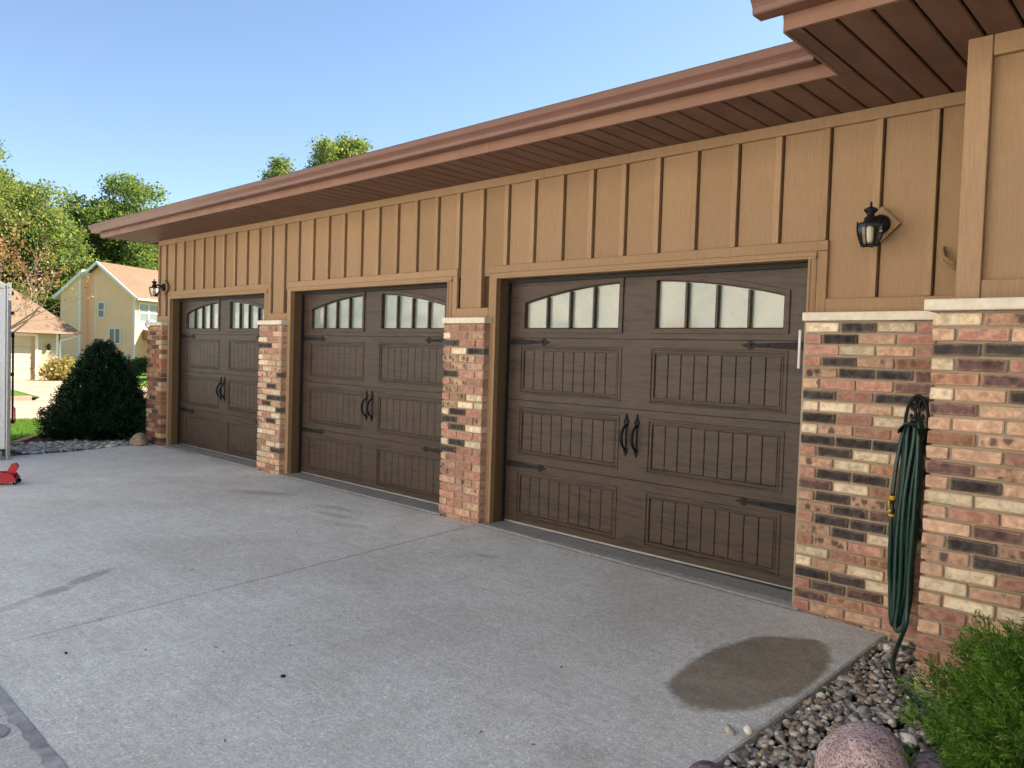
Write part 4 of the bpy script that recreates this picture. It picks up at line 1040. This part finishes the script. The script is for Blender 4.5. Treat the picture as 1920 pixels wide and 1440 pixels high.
for r in range(4):
    for k in range(8):
        y1 = -1.22-k*.61; z0 = .07+r*.51
        lo = [[(x, y1-.50+d, z0+d), (x, y1-d, z0+d), (x, y1-d, z0+.38-d), (x, y1-.50+d, z0+.38-d)] for d, x in ((0, -.1205), (.025, -.108), (.06, -.108), (.09, -.118))]
        mb = MB().loops(lo); n0 = len(mb.v); mb.f.append((n0-4, n0-3, n0-2, n0-1)); mb.build('door_panel', 'nb_door', ng)
for r in range(3): P('section_joint', -.1203, -.117, -6.0, -1.14, .53+r*.51-.006, .53+r*.51+.006, 'soil', ng)
ex = .55
T = [(ex, .85, 2.30), (ex, -9.6, 2.30), (-7.6, -9.6, 2.30), (-7.6, .85, 2.30), (-3.5, -3.2, 6.2), (-3.5, -5.6, 6.2)]
MB().add(T+[(x, y, z-.10) for x, y, z in T[:4]], [(0, 4, 5, 1), (1, 5, 2), (2, 5, 4, 3), (3, 4, 0), (0, 1, 7, 6), (1, 2, 8, 7), (2, 3, 9, 8), (3, 0, 6, 9), (6, 7, 8, 9)]).build('roof', 'nb_roof', ng)
P('gutter', ex, ex+.1, -9.6, .85, 2.20, 2.31, 'edging_pink', ng, .01)
MB().tube([(ex, .78, 2.2), (.3, .5, 2.05), (.09, .06, 1.9), (.08, .06, 1.8), (.08, .06, .1)], .04, 8).build('downspout', 'nb_white', ng, True)
lg = empty('wall_light', (.03, -.55, 1.55), parent=ng)
MB().lathe([(.02, -.14), (.07, -.10), (.09, .08), (.03, .16), (.01, .2)], (.12, 0, 0), 8).build('lantern_body', 'iron_black', lg); MB().tube([(0, 0, .05), (.12, 0, .17)], .02, 6).build('lantern_arm', 'iron_black', lg)

# ------------------------------------------------------------------ yellow two-storey house behind it
simple('yh_yellow', (.93, .585, .35), .75, .2, 0, .04, 2); simple('yh_concrete', (.5, .45, .38), .9, .1)
vx, vy = -38.6, 14.2           # nearest corner, seen between gable and side wall
th = math.radians(-64)          # gable normal direction
yh = tag(empty('two_storey_house', (vx, vy, -.45), th), 'pale yellow two storey house with brown gable roof behind the dark shrub', 'building')
# local x = gable normal, local y = to the right as seen from outside the gable (corner at y=0, gable runs to y=-W)
W, EV, PK, DP = 5.3, 4.85, 6.75, 11.0
mb = MB()
mb.prism([(0, .55), (0, EV), (-W/2, PK), (-W, EV), (-W, .75)], -DP, 0, 'x'); mb.build('wall', 'yh_yellow', yh)
P('foundation', -DP+.1, -.05, -W+.6, -.05, -.4, .55, 'yh_concrete', yh)
# projecting bay at the left of the gable
bp = [(-W+1.6, .72), (-W+1.6, EV+(PK-EV)*1.6/(W/2)), (-W-.0, EV-.02), (-W, .72)]
MB().prism(bp, .001, .55, 'x').build('bay_wall', 'yh_yellow', yh)
P('corner_board', .551, .575, -W+1.48, -W+1.625, .72, EV+.98, 'nb_white', yh); P('corner_board', .001, .03, -.14, .02, .55, EV-.05, 'nb_white', yh); P('corner_board', .001, .02, -W+2.2, -W+2.26, .55, EV+1.2, 'nb_white', yh)
for k in range(36):
    z = .62+k*.165
    hw = W/2 if z+.15 < EV else max(0, (PK-z-.16)/(PK-EV))*W/2
    y1 = -W/2+hw-.02; y0 = max(-W/2-hw+.05, -W+1.63)
    if y1-y0 > .3:
        a, b = y0, min(y1, -.15)
        MB().add([(.001, a, z), (.016, a, z), (.016, b, z), (.001, b, z), (.001, a, z+.16), (.003, a, z+.16), (.003, b, z+.16), (.001, b, z+.16)], [(0, 1, 2, 3), (1, 5, 6, 2), (0, 4, 5, 1), (2, 6, 7, 3)]).build('clapboard', 'yh_yellow', yh)
# roof slopes with white rakes
o_ = .35; sl_ = (PK-EV)/(W/2)
for s in (1, -1):
    ye = -W/2+s*(W/2+.45); ze = EV-.45*sl_
    MB().add([(.4, -W/2, PK+.10), (-DP-.3, -W/2, PK+.10), (-DP-.3, ye, ze+.10), (.4, ye, ze+.10), (.4, -W/2, PK-.02), (-DP-.3, -W/2, PK-.02), (-DP-.3, ye, ze-.02), (.4, ye, ze-.02)],
             [(0, 1, 2, 3), (4, 7, 6, 5), (0, 3, 7, 4), (2, 6, 7, 3), (1, 5, 6, 2)]).build('roof', 'nb_roof', yh)
    MB().add([(.42, -W/2, PK+.11), (.42, ye, ze+.11), (.42, ye, ze-.08), (.42, -W/2, PK-.08), (.36, -W/2, PK+.11), (.36, ye, ze+.11), (.36, ye, ze-.08), (.36, -W/2, PK-.08)], [(0, 1, 2, 3), (4, 7, 6, 5), (3, 2, 6, 7), (0, 4, 5, 1)]).build('rake_board', 'nb_white', yh)
a0, a1 = -W+1.85, -W-.45
MB().add([(.72, a0, EV+1.85*sl_+.12), (.72, a1, EV-.45*sl_+.12), (.0, a1, EV-.45*sl_+.12), (.0, a0, EV+1.85*sl_+.12), (.72, a0, EV+1.85*sl_-.10), (.72, a1, EV-.45*sl_-.10), (.0, a1, EV-.45*sl_-.1), (.0, a0, EV+1.85*sl_-.1)],
         [(0, 1, 2, 3), (0, 4, 5, 1), (4, 7, 6, 5), (0, 3, 7, 4)]).build('bay_roof', 'nb_white', yh)
P('gutter', -DP, .38, .45, .55, EV-.45*sl_-.05, EV-.45*sl_+.07, 'nb_white', yh, .01)
def win(root, x, y0, y1, z0, z1, nv, nh, mat, axis='x'):
    w = empty('window', parent=root)
    def bb(nm, a, b, c, d, e, f, mt): MB().box(*( (a, b, c, d, e, f) if axis == 'x' else (c, d, a, b, e, f))).build(nm, mt, w)
    bb('pane', x+.001, x+.02, y0+.05, y1-.05, z0+.05, z1-.05, mat)
    for a, b, c, d in ((y0, y0+.07, z0, z1), (y1-.07, y1, z0, z1), (y0+.07, y1-.07, z0, z0+.07), (y0+.07, y1-.07, z1-.07, z1)): bb('frame', x+.002, x+.05, a, b, c, d, 'nb_white')
    for k in range(1, nv): y = y0+(y1-y0)*k/nv; bb('mullion', x+.0215, x+.045, y-.04, y+.04, z0+.07, z1-.07, 'nb_white')
    for k in range(1, nh): z = z0+(z1-z0)*k/nh; bb('mullion', x+.0215, x+.042, y0+.07, y1-.07, z-.025, z+.025, 'nb_white')
win(yh, .017, -W+2.45, -W+3.0, 3.35, 4.35, 1, 2, 'glass_dark'); win(yh, .017, -1.95, -1.05, 1.75, 2.75, 2, 1, 'glass_dark')
win(yh, .552, -W+1.0, -W+1.3, 2.15, 2.45, 1, 1, 'glass_sky')
# side wall: big white window, lower porch roof
win(yh, .0, -1.9, -.25, 3.15, 4.35, 2, 2, 'glass_sky', 'y'); P('window_apron', -2.0, -.15, .001, .03, 2.55, 3.14, 'nb_white', yh)
MB().box(-DP, -.9, .001, 1.5, .1, 2.2).build('porch_wall', 'yh_yellow', yh)
MB().add([(-.6, .0, 2.75), (-DP, 0, 2.75), (-DP, 1.85, 2.2), (-.6, 1.85, 2.2), (-.6, 1.85, 2.08), (-DP, 1.85, 2.08), (-.6, 0, 2.08)], [(0, 1, 2, 3), (3, 2, 5, 4), (0, 3, 4, 6)]).build('porch_roof', 'nb_roof', yh)
MB().tube([(-.85, 1.55, 2.1), (-.85, 1.55, .1)], .05, 8).build('downspout', 'nb_white', yh)
P('utility_meter', .02, .2, -.8, -.35, .55, 1.1, 'galvanised', yh, .02)
dish = empty('satellite_dish', (-.2, 1.0, 2.95), parent=yh)
mb = MB(); prof = [(.01, .0), (.15, .02), (.28, .07), (.36, .12), (.36, .135), (.15, .04), (.01, .02)]; mb.lathe(prof, (0, 0, 0), 18, 'x'); o = mb.build('reflector', 'galvanised', dish, True); o.rotation_euler = (0, -.5, .9)
MB().tube([(0, 0, 0), (-.05, .0, -.5)], .03, 6).build('mast', 'galvanised', dish)
MB().tube([(.05, .05, -.2), (.35, .3, .15)], .02, 6).build('feed_arm', 'galvanised', dish)

# ------------------------------------------------------------------ trees and far shrubs
def crown_mesh(rg, lobes, nleaf, size, flat=.55, hollow=.55):
    """leaf-sized faces gathered in small tufts over the skins of many overlapping lobes"""
    vol = np.array([l[3]*l[4]*l[5] for l in lobes])**(2/3); pr = vol/vol.sum(); ntuft = nleaf//14
    idx = rg.choice(len(lobes), ntuft, p=pr); Lb = np.array(lobes)[idx]
    d = rand_dirs(rg, ntuft); d[:, 2] = np.where(d[:, 2] < -.35, -d[:, 2]*.6, d[:, 2]); d = unit(d)
    r = hollow+(1.04-hollow)*rg.random(ntuft)**.55
    c = Lb[:, :3]+d*Lb[:, 3:6]*r[:, None]
    cc = np.repeat(c, 14, 0)+rg.normal(0, 1, (ntuft*14, 3))*np.array([1, 1, flat])*size*1.5
    n = len(cc); a = unit(rand_dirs(rg, n)+np.repeat(d, 14, 0)*.15); b = unit(np.cross(a, rand_dirs(rg, n)))
    s = size*rg.uniform(.35, 1.3, n)
    return quads_from(cc, a, b, s*.55, s*.33)
def lobed(rg, c, rad, n, rs=(.26, .42)):
    out = [(c[0], c[1], c[2], rad[0]*.62, rad[1]*.62, rad[2]*.62)]
    for _ in range(n):
        d = rg.normal(size=3); d /= np.linalg.norm(d); q = rg.uniform(.5, .86); k = rg.uniform(*rs)
        out.append((c[0]+d[0]*rad[0]*q, c[1]+d[1]*rad[1]*q, c[2]+d[2]*rad[2]*q, rad[0]*k, rad[1]*k, rad[2]*k*.85))
    return out
def tree(name, label, base, crowns, nleaf, size, leaf, seed, trunk_r=.25, nl=22, bark='bark', group=None, cat='tree', rs=(.26, .42)):
    rg = np.random.default_rng(seed); t = tag(empty(name, base), label, cat, group); lobes = []
    for c, rad in crowns: lobes += lobed(rg, c, rad, nl, rs)
    V, Fq = crown_mesh(rg, lobes, nleaf, size); link('crown', npmesh('crown', V, Fq), leaf, t)
    mb = MB(); top = max(c[2] for c, r in crowns); bz = min(c[2]-r[2] for c, r in crowns); cx = np.mean([c[0] for c, _ in crowns]); cyy = np.mean([c[1] for c, _ in crowns])
    spine = [(0, 0, -.3), (cx*.1, cyy*.1, bz*.6), (cx*.4, cyy*.4, bz+.1*(top-bz)), (cx, cyy, top)]
    mb.tube([tuple(p) for p in smooth(spine, 4)], [trunk_r*(1.15-.95*k/12) for k in range(13)], 9); mb.build('trunk', bark, t, True)
    mb = MB()
    for l in lobes:
        z0 = bz+(l[2]-bz)*rg.uniform(.15, .5); p0 = Vector((cx*.5, cyy*.5, z0)); p2 = Vector(l[:3]); pm = (p0+p2)/2+Vector((0, 0, -.06*(p2-p0).length))
        mb.tube([p0, pm, p2], [trunk_r*.32, trunk_r*.2, trunk_r*.06], 5)
        for _ in range(3):
            e = p2+Vector(tuple(rg.normal(size=3)))*l[3]*.5; mb.tube([pm, (pm+e)/2+Vector((0, 0, .1)), e], [trunk_r*.12, trunk_r*.08, trunk_r*.03], 4)
    mb.build('limbs', bark, t, True)
    return t
G = 'trees beyond the houses'
tree('tree', 'tall loose light green tree at the left edge behind the cream garage', (-54.4, 11.2, -.45), [((0, -1.2, 11.0), (5.4, 4.7, 4.6)), ((1.0, 2.0, 8.4), (3.8, 3.0, 4.2)), ((0.5, -4.0, 8.6), (3.8, 4, 5.4)), ((.5, 0, 6.0), (4, 4, 3.5))], 120000, .215, 'leaf_locust', 1, .35, 44, group=G, rs=(.2, .38))
tree('tree', 'broad rounded green tree behind the yellow house left of the eave', (-56.8, 20.0, -.45), [((0, .3, 9.9), (5.0, 4.6, 5.6)), ((.5, 3.4, 8.6), (3.0, 2.3, 3.6)), ((0, -2.6, 9.3), (2.8, 2.4, 4.6)), ((.8, -1.0, 6.0), (4.4, 4.2, 4.0)), ((0, 3.8, 6), (3, 2.4, 3.6))], 135000, .215, 'leaf_maple', 2, .45, 44, group=G, rs=(.2, .38))
tree('tree', 'dark green tree filling the gap between cream garage and yellow house', (-55.8, 15.6, -.45), [((0, 0, 4.9), (3.3, 2.7, 4.8)), ((-1, 2.8, 5.8), (3.3, 2.7, 3.9)), ((0, -3.5, 4.6), (2.9, 2.9, 4.3))], 70000, .23, 'leaf_dark', 3, .3, 16, group=G)
tree('tree', 'dark green tree behind the yellow roof beside the garage corner', (-60, 25.6, -.45), [((0, 0, 5.6), (4, 4.6, 5.2)), ((-2, 5, 6), (4, 4, 5))], 60000, .25, 'leaf_dark', 4, .35, 16, group=G)
tree('tree', 'light green tree top rising above the garage gutter', (-26.3, 20.6, -.3), [((0, -.95, 11.3), (1.4, 1.25, 2.9)), ((.2, .55, 11.8), (1.5, 1.3, 2.7)), ((.4, 1.6, 10.8), (1.2, 1.0, 1.9)), ((0, 0, 7.5), (2.6, 2.6, 3))], 70000, .15, 'leaf_poplar', 5, .3, 16, group=G, rs=(.24, .4))
tree('tree', 'smaller tree top left of the one above the gutter', (-32.6, 20.1, -.3), [((0, .35, 10.9), (1.2, 1.0, 2.5)), ((0, 1.7, 10.5), (1.3, 1.2, 2.4)), ((0, .2, 7), (2, 1.8, 2.8))], 40000, .15, 'leaf_poplar', 6, .25, 14, group=G, rs=(.24, .4))
tree('tree', 'tall background tree at the far left edge of the picture', (-62, 4.0, -.45), [((0, 0, 8), (5, 5, 6.5)), ((0, 6, 6), (4, 4, 5))], 34000, .34, 'leaf_maple', 7, .4, 16, group=G)
# nearly bare tree with brown leaves in front of the cream garage
bt = tag(empty('bare_tree', (-18.6, 1.6, -.28)), 'nearly bare spreading tree with a few brown leaves at the left edge', 'tree', None)
random.seed(17); mbt = MB(); tips = []
def branch(p, d, L, r, depth, mb):
    pts = [p]; rs = [r]; q = p.copy(); n = 5
    for k in range(n):
        d = (d+Vector((random.gauss(0, .13), random.gauss(0, .13), random.gauss(.035, .09)))).normalized(); q = q+d*(L/n); pts.append(q.copy()); rs.append(r*(1-.6*(k+1)/n))
        if depth < 4 and k >= 1 and random.random() < .8:
            nd = (d+Vector((random.gauss(0, .6), random.gauss(0, .6), random.gauss(.1, .35)))).normalized(); branch(q.copy(), nd, L*random.uniform(.45, .75), rs[-1]*.62, depth+1, mb)
        if depth >= 2: tips.append(q.copy())
    mb.tube(pts, rs, 5, False)
MB().tube([(0, 0, -.3), (0, .05, .6), (.1, .1, 1.5)], [.13, .11, .09], 8).build('trunk', 'bark_pale', bt, True)
for k in range(9):
    a = k*.7+.3; branch(Vector((.08, .08, 1.0+.06*k)), Vector((math.cos(a)*.8, math.sin(a)*.8, random.uniform(.5, 1.3))).normalized(), random.uniform(2.1, 3.0), .05, 1, mbt)
mbt.build('limbs', 'bark_pale', bt)
rg = np.random.default_rng(61); tp = np.array([tuple(t) for t in tips]); w = np.clip((tp[:, 2]-1.8)/2.5, .02, 1)*np.where(tp[:, 1] < 1.2, 1, .35); c = tp[rg.choice(len(tp), 3800, p=w/w.sum())]+rg.normal(0, .09, (3800, 3))
a = rand_dirs(rg, len(c)); b = unit(np.cross(a, rand_dirs(rg, len(c)))); s = rg.uniform(.05, .11, len(c)); V, Fq = quads_from(c, a, b, s*.6, s*.36); link('leaves', npmesh('leaves', V, Fq), 'leaf_brown', bt)
def shrub(name, label, loc, rad, n, size, leaf, seed, cat='shrub', group=None):
    rg = np.random.default_rng(seed); t = tag(empty(name, loc), label, cat, group); lobes = lobed(rg, (0, 0, rad[2]*.8), rad, 12)
    V, Fq = crown_mesh(rg, lobes, n, size); V[:, 2] = np.maximum(V[:, 2], .0); link('foliage', npmesh('foliage', V, Fq), leaf, t)
    mb = MB()
    for k in range(8): a = k*.8; mb.tube([(0, 0, -.1), (rad[0]*.5*math.cos(a), rad[1]*.5*math.sin(a), rad[2]*.9)], [.03, .01], 5)
    mb.build('stem', 'bark', t)
shrub('ornamental_bush', 'golden straw coloured bush beside the cream garage door', (-28.6, 7.0, -.47), (.75, .72, .62), 2600, .13, 'leaf_straw', 71)
shrub('round_shrub', 'rounded dark green shrub on the lawn before the yellow house', (-35.6, 13.35, -.45), (.85, .8, .62), 2600, .12, 'leaf_dark', 72)
shrub('round_shrub', 'dark shrub half hidden behind the farthest brick pier', (-35.2, 14.9, -.45), (.8, .8, .6), 2200, .12, 'leaf_dark', 73)

# ------------------------------------------------------------------ out of view, added for the light: a wing that blocks it, a house that bounces it
WX, WY = 13.2, -6.0  # unseen wing, added to block light from the right-facing sides
mb = MB(); mb.box(WX, 22, WY, WY+.14, -.2, SOF+.1); mb.box(WX, WX+.14, WY+.14, -.84, -.2, SOF+.1); mb.box(21.86, 22, WY+.14, -.7, -.2, SOF+.1); mb.build('siding', 'siding_tan', H)
for k in range(18): part('batten', WX-.022, WX, WY+.2+.29*k, WY+.24+.29*k, .9, SOF, 'trim_tan', .002)
part('brick_base', WX-.09, WX-.001, WY-.09, -.84, -.2, .85, 'brick_joined', 0); part('stone_cap', WX-.11, WX-.001, WY-.11, -.84, .852, .9, 'limestone', .004)
MB().box(WX-.6, 22, WY-.6, BFY-.2, SOF+.0, SOF+.02).build('soffit', 'soffit_brown', H)
hip('roof', WX-.68, 22.7, WY-.68, 3.2, 3.045, .37, H, th=.2)

oh = tag(empty('sun_bounce_house', (3.0, -12.2, -.05)), 'cream two storey house facing the garage, mirrored in the door panes', 'building')  # invented house out of view, bounces sun onto the shaded garage front
simple('bounce_cream', (.84, .80, .72), .75, .2, 0, .04, 2)
OW, OD, OE = 13.0, 8.0, 7.4
mb = MB(); mb.box(-OW, OW, -OD, 0, -.3, OE); mb.build('wall', 'bounce_cream', oh)
for k in range(34): MB().add([(-OW, .001, .3+k*.18), (-OW, .018, .3+k*.18), (OW, .018, .3+k*.18), (OW, .001, .3+k*.18), (-OW, .003, .475+k*.18), (OW, .003, .475+k*.18)], [(0, 1, 2, 3), (1, 4, 5, 2)]).build('clapboard', 'bounce_cream', oh)
P('foundation', -OW+.01, OW-.01, -.2, .03, -.3, .29, 'yh_concrete', oh)
for x in (-OW, OW-.15): P('corner_board', x, x+.15, .019, .04, .29, OE, 'nb_white', oh)
for z0 in (1.1, 3.9):
    for x in (-9.2, -6.6, 1.6, 4.2, 8.2):
        if z0 < 2 and 1 < x < 5: continue
        win(oh, .019, x, x+1.1, z0, z0+1.45, 1, 2, 'glass_sky', 'y')
P('front_door', -2.6, -1.65, .019, .06, .3, 2.4, 'container_red', oh); P('door_casing', -2.75, -2.601, .019, .05, .3, 2.5, 'nb_white', oh); P('door_casing', -1.649, -1.5, .019, .05, .3, 2.5, 'nb_white', oh)
P('garage_door', 1.0, 6.0, .019, .05, .05, 2.3, 'nb_white', oh)
T = [(-OW-.5, .5, OE), (OW+.5, .5, OE), (OW+.5, -OD-.5, OE), (-OW-.5, -OD-.5, OE), (-OW+4, -OD/2, OE+2.4), (OW-4, -OD/2, OE+2.4)]
MB().add(T, [(0, 1, 5, 4), (2, 3, 4, 5), (3, 0, 4), (1, 2, 5), (0, 3, 2, 1)]).build('roof', 'nb_roof', oh)
